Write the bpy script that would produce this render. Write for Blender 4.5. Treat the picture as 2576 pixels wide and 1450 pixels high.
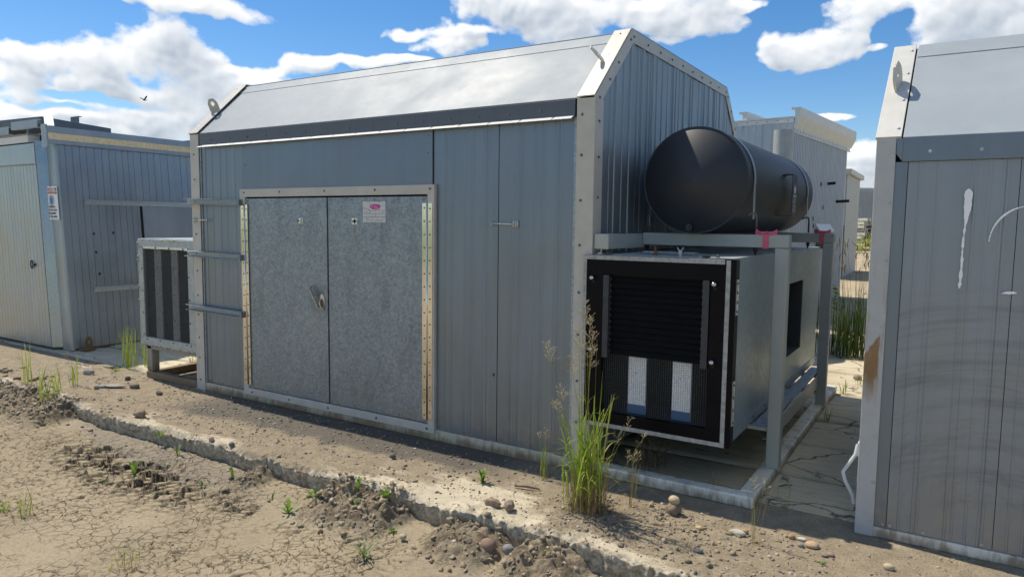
import bpy, bmesh, math, random
import numpy as np
from mathutils import Vector, Matrix
random.seed(7); rng = np.random.default_rng(11)
scene = bpy.context.scene
for o in list(bpy.data.objects): bpy.data.objects.remove(o)

# ------------------------------------------------------------------ camera
cam = bpy.data.cameras.new('camera'); camo = bpy.data.objects.new('camera', cam)
scene.collection.objects.link(camo)
Rv = Vector((0.84724855, 0.53107447, 0.01139327)); Uv = Vector((-0.05836667, 0.07175388, 0.99571317)); Fv = Vector((-0.52798033, 0.84428152, -0.09179042))
M = Matrix((Rv, Uv, -Fv)).transposed().to_4x4(); M.translation = Vector((1.9216, -4.0071, 1.6))
camo.matrix_world = M
cam.sensor_width = 36; cam.lens = 24.70; cam.clip_start = 0.05; cam.clip_end = 2000
scene.camera = camo

# ------------------------------------------------------------------ world, sun, exposure
TOSUN = Vector((-0.60, 0.072, 1.0)).normalized()
SUN_EL = math.asin(TOSUN.z); SUN_AZ = math.atan2(TOSUN.x, TOSUN.y)
scene.view_settings.view_transform = 'Standard'; scene.view_settings.look = 'None'
scene.view_settings.exposure = 0.46; scene.view_settings.gamma = 1
scene.view_settings.use_curve_mapping = False
world = bpy.data.worlds.new('World'); scene.world = world; world.use_nodes = True

class NT:
    """small helper for node trees"""
    def __init__(s, nt): s.nt = nt
    def n(s, t, ins=None, **props):
        nd = s.nt.nodes.new(t)
        for k, v in props.items(): setattr(nd, k, v)
        for k, v in (ins or {}).items():
            if isinstance(v, bpy.types.NodeSocket): s.nt.links.new(v, nd.inputs[k])
            else: nd.inputs[k].default_value = v
        return nd
    def m(s, op, a, b=0.0, c=None, clamp=False):
        nd = s.nt.nodes.new('ShaderNodeMath'); nd.operation = op; nd.use_clamp = clamp
        for i, v in enumerate((a, b, c)):
            if v is None: continue
            if isinstance(v, bpy.types.NodeSocket): s.nt.links.new(v, nd.inputs[i])
            else: nd.inputs[i].default_value = v
        return nd.outputs[0]
    def mapr(s, v, a, b, c=0.0, d=1.0, smooth=True):
        nd = s.nt.nodes.new('ShaderNodeMapRange'); nd.interpolation_type = 'SMOOTHSTEP' if smooth else 'LINEAR'
        s.nt.links.new(v, nd.inputs[0])
        for i, x in enumerate((a, b, c, d)): nd.inputs[i+1].default_value = x
        return nd.outputs[0]
    def mix(s, f, a, b, mode='MIX'):
        nd = s.nt.nodes.new('ShaderNodeMix'); nd.data_type = 'RGBA'; nd.blend_type = mode
        for i, v in ((0, f), (6, a), (7, b)):
            if isinstance(v, bpy.types.NodeSocket): s.nt.links.new(v, nd.inputs[i])
            else: nd.inputs[i].default_value = v if i == 0 else (*v[:3], 1)
        return nd.outputs[2]
    def noise(s, vec, scale, detail=4, rough=0.5, dist=0.0):
        return s.n('ShaderNodeTexNoise', {'Vector': vec, 'Scale': scale, 'Detail': detail, 'Roughness': rough, 'Distortion': dist}).outputs['Fac']
    def scalev(s, vec, sc, off=(0, 0, 0)):
        nd = s.n('ShaderNodeMapping', {'Vector': vec, 'Scale': sc, 'Location': off}); return nd.outputs[0]
    def voro(s, vec, scale, feature='F1', out='Distance', rnd=1.0):
        return s.n('ShaderNodeTexVoronoi', {'Vector': vec, 'Scale': scale, 'Randomness': rnd}, feature=feature).outputs[out]
    def L(s, a, b): s.nt.links.new(a, b)

def dirof(x, y):      # a direction in the sky, given by where the photograph shows it
    d = Fv*1767.3 + Rv*(x-1288) - Uv*(y-725); d.normalize(); return math.atan2(d.x, d.y), math.asin(d.z)
# ---- sky
wt = world.node_tree; wt.nodes.clear(); W = NT(wt)
sky = W.n('ShaderNodeTexSky', sky_type='NISHITA', sun_disc=False, sun_elevation=SUN_EL, sun_rotation=SUN_AZ,
          altitude=600, air_density=1.0, dust_density=0.3, ozone_density=1.6)
# cloud cover: cumulus banks at their directions (x, y, half width, half height), fraying noise on top, and more of the same cloud all round
banks = [(70,135,120,48),(215,140,150,60),(330,215,200,55),(420,115,130,80),(545,165,150,85),(650,225,170,55),(760,178,85,36),
 (470,12,190,36),(30,215,110,55),(150,213,140,10),(40,290,190,55),(180,320,250,48),(340,305,200,50),(430,250,160,42),(520,285,170,60),
 (975,74,105,22),(1125,118,115,46),(1150,76,130,20),(900,158,100,22),(700,196,90,22),(1010,165,70,15),
 (1340,28,230,56),(1460,62,130,46),(1240,8,150,30),(1690,28,220,58),(1800,58,130,40),(1900,10,90,25),
 (1005,72,75,15),(1185,82,100,15),(1500,88,110,34),(1720,95,60,20),(2005,128,160,56),(2070,150,90,30),(2300,35,290,76),(2430,85,200,60),(2540,70,170,70),(2200,20,190,36),(2180,128,30,14),
 (2185,430,75,50),(2160,470,90,40),(2100,300,60,12),(1960,105,55,30)]
holes = [(260,235,170,13),(230,40,200,30),(620,90,60,40),(840,30,110,50),(860,210,120,22),(1230,135,120,26),(1590,110,120,30),(1870,125,45,60),(2195,95,42,60),(40,65,200,35),(1990,45,60,40),(640,150,50,20),(120,262,110,10),(2130,210,200,30)]
_cp = np.random.default_rng(23).random((256, 256))
def cnoise(x, y):
    xi = np.floor(x).astype(np.int32); yi = np.floor(y).astype(np.int32); fx = (x-xi).astype(np.float32); fy = (y-yi).astype(np.float32)
    fx = fx*fx*(3-2*fx); fy = fy*fy*(3-2*fy); xi &= 255; yi &= 255; x1 = (xi+1) & 255; y1 = (yi+1) & 255
    return (_cp[xi, yi]*(1-fx)+_cp[x1, yi]*fx)*(1-fy) + (_cp[xi, y1]*(1-fx)+_cp[x1, y1]*fx)*fy
def cfbm(x, y, o, g=0.5, bil=False):
    s_ = 0; a_ = 1; t_ = 0
    for k in range(o):
        n_ = cnoise(x*2**k+31.7*k, y*2**k+12.9*k); s_ = s_+a_*(1-np.abs(2*n_-1) if bil else n_); t_ += a_; a_ *= g
    return s_/t_
# cumulus field over a quarter of the horizon (azimuth x elevation), carried on round the rest of the sky by mirrored repetition
CW, CH = 3072, 1408; AZ0 = -1.36; AZR = math.pi/2; ELR = 0.72
AZ, EL = np.meshgrid(AZ0+AZR*(np.arange(CW)+0.5)/CW, ELR*(np.arange(CH)+0.5)/CH)
wa = (cfbm(AZ*9, EL*12, 5)-0.5)*0.10; we = (cfbm(AZ*9+50, EL*12+9, 5)-0.5)*0.06
AW = AZ+wa; EW = EL+we
fld = np.full(AZ.shape, -1.0)
for (x, y, w_, h_) in banks:
    a0, e0 = dirof(x, y); a1, _ = dirof(x+w_, y); _, e1 = dirof(x, y-h_)
    ra = abs(a1-a0)*1.06; re = abs(e1-e0)*1.06
    de = (EW-e0)/re; de = np.where(de < 0, de*1.2, de)
    v_ = 1-((AW-a0)/ra)**2-de**2
    h__ = np.clip(0.5+0.5*(v_-fld)/0.3, 0, 1); fld = fld*(1-h__)+v_*h__+0.3*h__*(1-h__)
ins = 1-np.clip((EL-0.40)/0.12, 0, 1)
oth = cfbm(AZ*3.1+7, EL*5+3, 3)*7-3.9
e_l, _ = dirof(-160, 500); e_r, _ = dirof(2736, 500)
ins = ins*np.clip((AZ-(e_l-0.08))/0.08, 0, 1)*np.clip(((e_r+0.08)-AZ)/0.08, 0, 1)
for (x, y, w_, h_) in holes:
    a0, e0 = dirof(x, y); a1, _ = dirof(x+w_, y); _, e1 = dirof(x, y-h_)
    fld = fld-1.6*np.exp(-((AW-a0)/(a1-a0))**2-((EW-e0)/(e1-e0))**2)
fld = np.clip(fld, -1.0, 0.9)*ins+np.clip(oth, -1, 0.9)*(1-ins)
# rounded billows of three sizes, then fine fraying
def puff(f, k): return 1-np.minimum(1, 1.25*np.sqrt(cworley(AZ*f+wa*f*0.7+k, EL*f*1.15+we*f*0.7+k)))
def cworley(x, y):
    xi = np.floor(x).astype(np.int32); yi = np.floor(y).astype(np.int32); d_ = np.full(x.shape, 9.0)
    for p_ in (-1, 0, 1):
        for q_ in (-1, 0, 1):
            I = (xi+p_) & 255; J = (yi+q_) & 255; d_ = np.minimum(d_, (xi+p_+_cp[I, J]-x)**2+(yi+q_+_cp[J, (I+77) & 255]-y)**2)
    return d_
pf = 0.55*puff(13, 3)+0.3*puff(29, 9)+0.15*puff(61, 1); fine_ = cfbm(AZ*38+5, EL*52, 6, 0.6)
den = fld*0.85 + (pf-0.34)*1.15 + (fine_-0.5)*1.1 + 0.04 - np.clip(-0.35-fld, 0, 1)*1.5
alpha_ = np.clip(den/0.62, 0, 1)**0.8; alpha_ = alpha_*alpha_*(3-2*alpha_)
body = np.clip(fld*0.8+(pf-0.30)*1.5+0.25+(fine_-0.5)*0.45, 0, 2.0)
tau = np.zeros_like(den); wsum = 0; s_k = CW/3072
for k, (du, dv) in enumerate(((10, 18), (22, 40), (40, 70), (64, 110))):     # towards the sun: up and to the left
    du, dv = int(du*s_k), int(dv*s_k)
    sh = np.zeros_like(den); sh[:CH-dv, du:] = body[dv:, :CW-du]; sh[:CH-dv, :du] = body[dv:, :du]; w__ = (1.0, 0.9, 0.8, 0.6)[k]; tau += sh*w__; wsum += w__
tau /= wsum; rim = np.zeros_like(den); k1, k2 = int(12*s_k), int(7*s_k); rim[:CH-k1, k2:] = (body[:CH-k1, k2:]-body[k1:, :CW-k2])
lum_ = np.exp(-1.05*np.clip(tau-0.18, 0, 3))*1.0 + 0.48*rim + 0.06
thin = np.clip(1-den/0.8, 0, 1); lum_ = np.clip(lum_*(1-thin*0.5)+0.86*thin*0.5, 0, 1)
px = np.ones((CH, CW, 4), dtype=np.float32); px[..., 0] = alpha_; px[..., 1] = lum_; px[..., 2] = 0
cimg = bpy.data.images.new('cloud_field', CW, CH, alpha=False, float_buffer=False); cimg.colorspace_settings.name = 'Non-Color'
cimg.pixels.foreach_set(px.ravel()); cimg.update(); cimg.pack()
tc = W.n('ShaderNodeTexCoord')
sep = W.n('ShaderNodeSeparateXYZ', {'Vector': tc.outputs['Generated']})
azs = W.m('ARCTAN2', sep.outputs[0], sep.outputs[1]); els = W.m('ARCSINE', sep.outputs[2])
uv = W.n('ShaderNodeCombineXYZ', {'X': W.m('DIVIDE', W.m('SUBTRACT', azs, AZ0), AZR), 'Y': W.m('DIVIDE', els, ELR), 'Z': 0.0}).outputs[0]
it = wt.nodes.new('ShaderNodeTexImage'); it.image = cimg; it.extension = 'MIRROR'; it.interpolation = 'Linear'; W.L(uv, it.inputs[0])
cs_ = W.n('ShaderNodeSeparateColor', {'Color': it.outputs[0]}); alpha, lum = cs_.outputs[0], cs_.outputs[1]
ccol = W.mix(lum, (2.3, 2.95, 3.75), (7.6, 7.7, 7.8))
skyc = W.n('ShaderNodeHueSaturation', {'Hue': 0.503, 'Saturation': 1.36, 'Value': 0.94, 'Color': sky.outputs[0]}).outputs[0]
alpha = W.m('MULTIPLY', alpha, W.mapr(els, -0.005, 0.02))
mixd = W.mix(W.m('MULTIPLY', alpha, 0.97), skyc, ccol)
bg = W.n('ShaderNodeBackground', {'Color': mixd, 'Strength': 0.1})
wo = W.n('ShaderNodeOutputWorld'); W.L(bg.outputs[0], wo.inputs[0])
world.cycles.sampling_method = 'MANUAL'; world.cycles.sample_map_resolution = 512
scene.cycles.adaptive_threshold = 0.03; scene.cycles.max_bounces = 6; scene.cycles.diffuse_bounces = 3; scene.cycles.glossy_bounces = 4

sun = bpy.data.lights.new('sun', 'SUN'); sun.energy = 3.7; sun.angle = math.radians(0.53); sun.color = (1.0, 0.91, 0.77)
suno = bpy.data.objects.new('sun', sun); scene.collection.objects.link(suno)
suno.rotation_euler = TOSUN.to_track_quat('Z', 'Y').to_euler(); suno.location = (-20, 2, 30)

# ------------------------------------------------------------------ object helpers
LOC = {}
def link(o): scene.collection.objects.link(o); return o
def tag(o, label=None, cat=None, group=None, kind=None):
    for k, v in (('label', label), ('category', cat), ('group', group), ('kind', kind)):
        if v: o[k] = v
    return o
def thing(name, label, cat, loc, group=None):
    o = bpy.data.objects.new(name, None); o.location = loc; o.empty_display_size = 0.2
    link(o); LOC[o.name] = Vector(loc); return tag(o, label, cat, group)
class MB:
    def __init__(s): s.v = []; s.f = []
    def add(s, vs, fs):
        k = len(s.v); s.v += [tuple(p) for p in vs]; s.f += [tuple(i+k for i in f) for f in fs]; return s
    def box(s, x0, x1, y0, y1, z0, z1):
        return s.add([(x0,y0,z0),(x1,y0,z0),(x1,y1,z0),(x0,y1,z0),(x0,y0,z1),(x1,y0,z1),(x1,y1,z1),(x0,y1,z1)],
                     [(0,3,2,1),(4,5,6,7),(0,1,5,4),(1,2,6,5),(2,3,7,6),(3,0,4,7)])
    def ext(s, pts, vec):                                      # a polygon pushed along vec
        n = len(pts); p = [Vector(q) for q in pts]; v = Vector(vec)
        nn = Vector((0,0,0))
        for i in range(n): nn += p[i].cross(p[(i+1) % n])
        if nn.dot(v) > 0: p = p[::-1]
        return s.add(p + [q+v for q in p], [tuple(range(n)), tuple(range(2*n-1, n-1, -1))] +
                     [((i+1) % n, i, i+n, (i+1) % n+n) for i in range(n)])
    def tube(s, path, r, n=8, caps=True):
        P = [Vector(q) for q in path]; rs = r if isinstance(r, (list, tuple)) else [r]*len(P)
        rings = []; up = None
        for i, p in enumerate(P):
            t = ((P[i+1] if i+1 < len(P) else p) - (P[i-1] if i else p)).normalized()
            a = t.cross(Vector((0,0,1)) if abs(t.z) < 0.9 else Vector((1,0,0))) if up is None else (up - t*up.dot(t))
            a.normalize(); up = a; b = t.cross(a)
            rings.append([p + (a*math.cos(2*math.pi*k/n) + b*math.sin(2*math.pi*k/n))*rs[i] for k in range(n)])
        vs = [q for r_ in rings for q in r_]; fs = []
        for i in range(len(P)-1):
            for k in range(n): fs.append((i*n+k, i*n+(k+1) % n, (i+1)*n+(k+1) % n, (i+1)*n+k))
        if caps: fs += [tuple(range(n-1, -1, -1)), tuple(range((len(P)-1)*n, len(P)*n))]
        return s.add(vs, fs)
    def bar(s, p0, p1, w, h, upv=(0,0,1)):                     # square bar between two points
        p0 = Vector(p0); p1 = Vector(p1); t = (p1-p0).normalized(); u = Vector(upv); a = t.cross(u).normalized(); b = a.cross(t)
        c = [a*w/2+b*h/2, a*-w/2+b*h/2, a*-w/2-b*h/2, a*w/2-b*h/2]
        return s.add([p0+q for q in c]+[p1+q for q in c], [(3,2,1,0),(4,5,6,7),(0,1,5,4),(1,2,6,5),(2,3,7,6),(3,0,4,7)])
    def build(s, name, mat, parent=None, bevel=0, smooth=False, tf=None, base=None):
        vs = s.v
        if tf: vs = [tf(p) for p in vs]
        l = LOC[parent.name] if parent else Vector(base or (0,0,0))
        me = bpy.data.meshes.new(name); me.from_pydata([(p[0]-l.x, p[1]-l.y, p[2]-l.z) for p in vs], [], s.f)
        if mat: me.materials.append(mat)
        if smooth: me.shade_smooth()
        me.validate()
        o = bpy.data.objects.new(name, me); link(o); LOC[o.name] = l
        if parent: o.parent = parent
        else: o.location = l
        if bevel:
            b = o.modifiers.new('bevel', 'BEVEL'); b.width = bevel; b.segments = 2; b.limit_method = 'ANGLE'; b.angle_limit = math.radians(40)
        return o
def npmesh(name, V, F, mat, parent=None, smooth=True, base=(0,0,0), attr=None):
    me = bpy.data.meshes.new(name); V = np.asarray(V, dtype=np.float32); F = np.asarray(F, dtype=np.int32)
    l = LOC[parent.name] if parent else Vector(base); V = V - np.array(l, dtype=np.float32)
    me.vertices.add(len(V)); me.vertices.foreach_set('co', V.ravel())
    k = F.shape[1]; me.loops.add(F.size); me.loops.foreach_set('vertex_index', F.ravel())
    me.polygons.add(len(F)); me.polygons.foreach_set('loop_start', np.arange(0, F.size, k, dtype=np.int32))
    me.update(calc_edges=True); me.validate(); me.materials.append(mat)
    if smooth: me.shade_smooth()
    if attr is not None:
        for nm, arr in attr.items():
            if arr.ndim == 1: a = me.attributes.new(nm, 'FLOAT', 'POINT'); a.data.foreach_set('value', arr.astype(np.float32))
            else:
                a = me.color_attributes.new(nm, 'FLOAT_COLOR', 'POINT')
                a.data.foreach_set('color', np.concatenate([arr, np.ones((len(arr), 1))], 1).astype(np.float32).ravel())
    o = bpy.data.objects.new(name, me); link(o); LOC[o.name] = l
    if parent: o.parent = parent
    else: o.location = l
    return o
def instance(src_mesh, name, parent, loc, rot=None, scale=None):
    o = bpy.data.objects.new(name, src_mesh); link(o); o.parent = parent
    o.location = Vector(loc) - LOC[parent.name]; LOC[o.name] = LOC[parent.name]
    if rot is not None: o.rotation_mode = 'QUATERNION'; o.rotation_quaternion = rot
    if scale: o.scale = scale
    return o
def text_part(txt, name, mat, parent, loc, size, normal='-Y', height_scale=1.0, width_scale=1.0, bold=0.0, depth=0.0006, tf=None):
    cu = bpy.data.curves.new(name, 'FONT'); cu.body = txt; cu.size = size; cu.align_x = 'CENTER'; cu.align_y = 'CENTER'
    cu.extrude = depth; cu.offset = bold; to = bpy.data.objects.new('t', cu); link(to)
    dg = bpy.context.evaluated_depsgraph_get(); me = bpy.data.meshes.new_from_object(to.evaluated_get(dg))
    bpy.data.objects.remove(to)
    P = [v.co.copy() for v in me.vertices]; loc = Vector(loc)
    for v, p in zip(me.vertices, P):
        if normal == '-Y': q = Vector((p.x*width_scale, -p.z, p.y*height_scale))
        else: q = Vector((p.z, p.x*width_scale, p.y*height_scale))
        q = q + loc
        if tf: q = Vector(tf(q))
        v.co = q - LOC[parent.name]
    me.name = name; me.materials.clear(); me.materials.append(mat)
    o = bpy.data.objects.new(name, me); link(o); o.parent = parent; LOC[o.name] = LOC[parent.name]; return o
def disc(cx, cz, rx, rz, y, y2, n=28):
    m = MB(); m.ext([(cx+rx*math.cos(2*math.pi*k/n), y, cz+rz*math.sin(2*math.pi*k/n)) for k in range(n)], (0, y2-y, 0)); return m

# ------------------------------------------------------------------ materials
def material(name):
    m = bpy.data.materials.new(name); m.use_nodes = True; nt = m.node_tree; nt.nodes.clear(); N = NT(nt)
    out = N.n('ShaderNodeOutputMaterial'); b = N.n('ShaderNodeBsdfPrincipled'); N.L(b.outputs[0], out.inputs[0])
    pos = N.n('ShaderNodeNewGeometry').outputs['Position']
    return m, N, b, pos
def setin(N, b, **k):
    for kk, v in k.items():
        kk = kk.replace('_', ' ')
        if isinstance(v, bpy.types.NodeSocket): N.L(v, b.inputs[kk])
        elif kk == 'Base Color': b.inputs[kk].default_value = (*v[:3], 1)
        else: b.inputs[kk].default_value = v
def bump(N, b, h, strength=0.3, dist=0.01):
    bn = N.n('ShaderNodeBump', {'Height': h, 'Strength': strength, 'Distance': dist}); N.L(bn.outputs[0], b.inputs['Normal'])
def plain(name, col, rough=0.5, metal=0.0, var=0.12, scale=8.0, bumpy=0.0, spec=None):
    m, N, b, P = material(name)
    nz = N.noise(P, scale, 5, 0.6); f = N.mapr(nz, 0.3, 0.7)
    c = N.mix(f, [x*(1-var) for x in col], [min(1, x*(1+var)) for x in col])
    setin(N, b, Base_Color=c, Roughness=rough, Metallic=metal)
    if spec is not None: b.inputs['Specular IOR Level'].default_value = spec
    if bumpy: bump(N, b, N.noise(P, 180, 3, 0.6), bumpy, 0.002)
    return m
def rusty(name, col, rough=0.5, metal=0.0, rust=0.5, low=0.10, streak=True, dirt=0.3):
    """paint or zinc with rust that gathers in patches, more of it near the ground (height 'low')"""
    m, N, b, P = material(name)
    z = N.n('ShaderNodeSeparateXYZ', {'Vector': P}).outputs[2]
    n1 = N.noise(P, 5.0, 8, 0.65); n2 = N.noise(N.scalev(P, (1, 1, 0.25)), 28.0, 5, 0.6)
    zz = N.mapr(z, low, 0.0)
    rf = N.m('ADD', N.m('MULTIPLY', n1, 0.6), N.m('MULTIPLY', n2, 0.4))
    rf = N.m('ADD', rf, N.m('MULTIPLY', zz, 0.16*rust))
    rmask = N.m('MULTIPLY', N.mapr(rf, 0.60-0.06*rust, 0.86-0.06*rust), 0.8)
    base = N.mix(N.mapr(N.noise(P, 3.0, 6, 0.6), 0.3, 0.7), [x*0.9 for x in col], [x*1.06 for x in col])
    dmask = N.m('MULTIPLY', N.mapr(N.noise(N.scalev(P, (1, 1, 0.12)), 22.0, 6, 0.65), 0.48, 0.75), dirt)
    base = N.mix(dmask, base, (0.23, 0.18, 0.12))
    rc = N.mix(N.noise(P, 40, 5, 0.7), (0.10, 0.055, 0.025), (0.27, 0.165, 0.075))
    setin(N, b, Base_Color=N.mix(rmask, base, rc), Roughness=N.mapr(rmask, 0, 1, rough, 0.9), Metallic=N.mapr(rmask, 0, 1, metal, 0.0))
    bump(N, b, N.m('ADD', N.noise(P, 90, 4, 0.6), N.m('MULTIPLY', rmask, 0.6)), 0.12, 0.003)
    return m
def galvanised(name, dark, light, scale=95.0, metal=0.55, rough=0.45, contrast=1.0, streaks=0.0, runs=False):
    m, N, b, P = material(name)
    wob = N.n('ShaderNodeTexNoise', {'Vector': P, 'Scale': 60.0, 'Detail': 3.0}).outputs['Color']
    Pw = N.n('ShaderNodeMix', {0: 0.012, 4: P, 5: wob}, data_type='VECTOR').outputs[1]
    v1 = N.voro(Pw, scale, 'F1', 'Color'); r1 = N.n('ShaderNodeSeparateColor', {'Color': v1}).outputs[0]
    v2 = N.voro(Pw, scale*0.45, 'F1', 'Color'); r2 = N.n('ShaderNodeSeparateColor', {'Color': v2}).outputs[1]
    nf = N.noise(P, 2.2, 5, 0.6)
    f = N.m('ADD', N.m('MULTIPLY', r1, 0.55), N.m('MULTIPLY', r2, 0.25)); f = N.m('ADD', f, N.m('MULTIPLY', nf, 0.4))
    f = N.mapr(f, 0.62-0.42*contrast, 0.62+0.42*contrast, smooth=False)
    c = N.mix(f, dark, light)
    if streaks:
        st = N.mapr(N.noise(N.scalev(P, (1, 1, 0.04)), 30, 5, 0.6), 0.45, 0.75)
        c = N.mix(N.m('MULTIPLY', st, streaks), c, (0.55, 0.56, 0.56))
    if runs:        # rust that has run down from the two latch keepers
        sp = N.n('ShaderNodeSeparateXYZ', {'Vector': P}); x, z = sp.outputs[0], sp.outputs[2]
        gm = N.m('MULTIPLY', N.mapr(N.noise(N.scalev(P, (1, 1, 0.35)), 5.0, 6, 0.65), 0.50, 0.68), 0.30); c = N.mix(gm, c, (0.10, 0.11, 0.115))
        hx = N.m('SUBTRACT', x, -2.42); hz = N.m('SUBTRACT', z, 0.97); hr = N.m('SQRT', N.m('ADD', N.m('MULTIPLY', hx, hx), N.m('MULTIPLY', hz, hz)))
        c = N.mix(N.m('MULTIPLY', N.mapr(N.m('ADD', hr, N.m('MULTIPLY', N.noise(P, 14, 5, 0.6), 0.12)), 0.22, 0.08), 0.45), c, (0.10, 0.095, 0.085))
        c = N.mix(N.m('MULTIPLY', N.m('MULTIPLY', N.mapr(z, 0.42, 0.12), N.mapr(N.noise(P, 11, 5, 0.65), 0.40, 0.62)), 0.5), c, (0.30, 0.265, 0.20))
        for (cx, hw, zl, amt) in ((-2.018, 0.017, 1.40, 0.6), (-2.632, 0.008, 1.44, 0.5)):
            wob_ = N.m('MULTIPLY', N.m('SUBTRACT', N.noise(P, 30, 4, 0.6), 0.5), 0.02)
            a_ = N.mapr(N.m('ABSOLUTE', N.m('ADD', N.m('SUBTRACT', x, cx), wob_)), hw, hw*0.3)
            m_ = N.m('MULTIPLY', N.m('MULTIPLY', a_, N.mapr(z, zl, 1.575)), N.m('LESS_THAN', z, 1.58))
            c = N.mix(N.m('MULTIPLY', m_, amt), c, (0.22, 0.16, 0.07))
    setin(N, b, Base_Color=c, Roughness=N.mapr(f, 0, 1, rough+0.08, rough-0.05), Metallic=metal)
    return m
def ribmetal(name, col, metal=0.65, rough=0.42, streak=0.12, wave=0.0, scuffs=None, spec=None):
    m, N, b, P = material(name)
    sc = (1, 1, 0.03)
    s1 = N.noise(N.scalev(P, sc), 55.0, 4, 0.6); s2 = N.noise(N.scalev(P, (1, 1, 0.05)), 9.0, 4, 0.55)
    blot = N.noise(P, 2.0, 6, 0.6); fine = N.noise(P, 260, 2, 0.5)
    f = N.m('ADD', N.m('MULTIPLY', s1, 0.13), N.m('MULTIPLY', s2, 0.30)); f = N.m('ADD', f, N.m('MULTIPLY', blot, 0.57))
    f = N.m('ADD', f, N.m('MULTIPLY', N.m('SUBTRACT', fine, 0.5), 0.12))
    f = N.mapr(f, 0.32, 0.68)
    c = N.mix(f, [x*(1-streak) for x in col], [x*(1+streak) for x in col])
    sepz = N.n('ShaderNodeSeparateXYZ', {'Vector': P})
    dust = N.m('MULTIPLY', N.mapr(sepz.outputs[2], 0.45, 0.0), N.mapr(N.noise(P, 12, 5, 0.6), 0.35, 0.7))
    c = N.mix(N.m('MULTIPLY', dust, 0.35), c, (0.42, 0.36, 0.27))
    r = N.mapr(blot, 0.3, 0.7, rough-0.06, rough+0.1)
    if scuffs:
        for (cx, cz, sc_, amt) in scuffs:
            dx = N.m('SUBTRACT', sepz.outputs[0], cx); dz = N.m('SUBTRACT', sepz.outputs[2], cz)
            rad = N.m('SQRT', N.m('ADD', N.m('MULTIPLY', dx, dx), N.m('MULTIPLY', dz, dz)))
            ang = N.m('ARCTAN2', dx, dz)
            cvv = N.n('ShaderNodeCombineXYZ', {'X': N.m('MULTIPLY', rad, sc_), 'Y': N.m('MULTIPLY', ang, 1.4), 'Z': cx}).outputs[0]
            sf = N.mapr(N.noise(cvv, 1.0, 5, 0.7), 0.46, 0.70)
            zr = N.m('MULTIPLY', N.mapr(sepz.outputs[2], 1.38, 1.15), N.mapr(sepz.outputs[2], 0.15, 0.35))
            sf = N.m('MULTIPLY', N.m('MULTIPLY', sf, zr), amt)
            c = N.mix(sf, c, (0.05, 0.05, 0.055))
    setin(N, b, Base_Color=c, Roughness=r, Metallic=metal)
    if spec is not None: b.inputs['Specular IOR Level'].default_value = spec
    h = N.m('ADD', N.m('MULTIPLY', N.noise(P, 3.0, 3, 0.5), 1.0), N.m('MULTIPLY', fine, 0.02))
    bump(N, b, h, 0.25, 0.01 + wave)
    return m

MT = {}
MT['facade'] = ribmetal('ribbed_zinc_aluminium', (0.205, 0.242, 0.29), metal=0.70, rough=0.36)
MT['header'] = ribmetal('flat_zinc_aluminium', (0.19, 0.225, 0.272), metal=0.72, rough=0.38, streak=0.08)
MT['gable'] = ribmetal('gable_zinc_aluminium', (0.23, 0.265, 0.295), metal=0.55, rough=0.38, streak=0.18)
MT['right_wall'] = ribmetal('scuffed_zinc_aluminium', (0.27, 0.30, 0.34), metal=0.6, rough=0.40, streak=0.08, scuffs=[(2.25, -0.6, 14.0, 0.24), (2.10, 0.25, 24.0, 0.18)])
MT['left_wall'] = ribmetal('pale_zinc_aluminium', (0.34, 0.375, 0.40), metal=0.65, rough=0.36, streak=0.13, wave=0.02)
MT['roof'] = ribmetal('bright_roof_sheet', (0.33, 0.37, 0.40), metal=0.0, rough=0.52, spec=0.16, streak=0.05, wave=0.02)
MT['door'] = galvanised('spangled_galvanised', (0.19, 0.225, 0.255), (0.34, 0.385, 0.42), 78, runs=True)
MT['strip'] = galvanised('spangled_strip', (0.22, 0.26, 0.30), (0.46, 0.50, 0.54), 110)
MT['duct'] = galvanised('soft_spangle_duct', (0.28, 0.36, 0.39), (0.34, 0.42, 0.455), 34, contrast=1.4, metal=0.5, rough=0.36)
MT['duct_top'] = galvanised('dusty_duct_top', (0.34, 0.37, 0.37), (0.5, 0.52, 0.5), 50, contrast=1.4, metal=0.35, rough=0.5)
MT['cream'] = plain('cream_grey_paint', (0.52, 0.495, 0.44), 0.42, var=0.06, bumpy=0.05)
MT['cream_white'] = plain('pale_cream_paint', (0.60, 0.59, 0.54), 0.45, var=0.05, bumpy=0.05)
MT['grey_paint'] = rusty('grey_green_paint', (0.41, 0.43, 0.40), 0.42, rust=0.25, low=0.12, dirt=0.08)
MT['rail_paint'] = rusty('rusting_skid_paint', (0.80, 0.78, 0.68), 0.4, rust=1.3, low=0.11, dirt=0.5)
MT['rail_cream'] = rusty('dirty_cream_rail', (0.56, 0.51, 0.38), 0.6, rust=1.5, low=0.09, dirt=0.55)
MT['black_paint'] = plain('black_gloss_panel', (0.003, 0.003, 0.006), 0.35, var=0.3, scale=14, spec=0.12)
MT['grille'] = plain('black_radiator_fins', (0.003, 0.003, 0.003), 0.6, var=0.3, spec=0.12)
MT['charcoal'] = plain('charcoal_bracket', (0.035, 0.037, 0.045), 0.5, var=0.25, scale=20)
MT['tank'] = plain('satin_dark_grey_drum', (0.019, 0.024, 0.032), 0.5, metal=0.0, var=0.14, scale=3)
MT['stainless'] = plain('polished_stainless', (0.66, 0.64, 0.60), 0.16, metal=1.0, var=0.03)
MT['zinc'] = plain('bright_zinc_plate', (0.62, 0.64, 0.64), 0.3, metal=0.75, var=0.15, scale=60)
MT['bolt'] = plain('weathered_bolt_heads', (0.16, 0.16, 0.16), 0.45, metal=0.6, var=0.3, scale=50)
MT['bolt_bright'] = plain('clean_bolt_heads', (0.45, 0.46, 0.46), 0.35, metal=0.7, var=0.2, scale=50)
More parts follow.
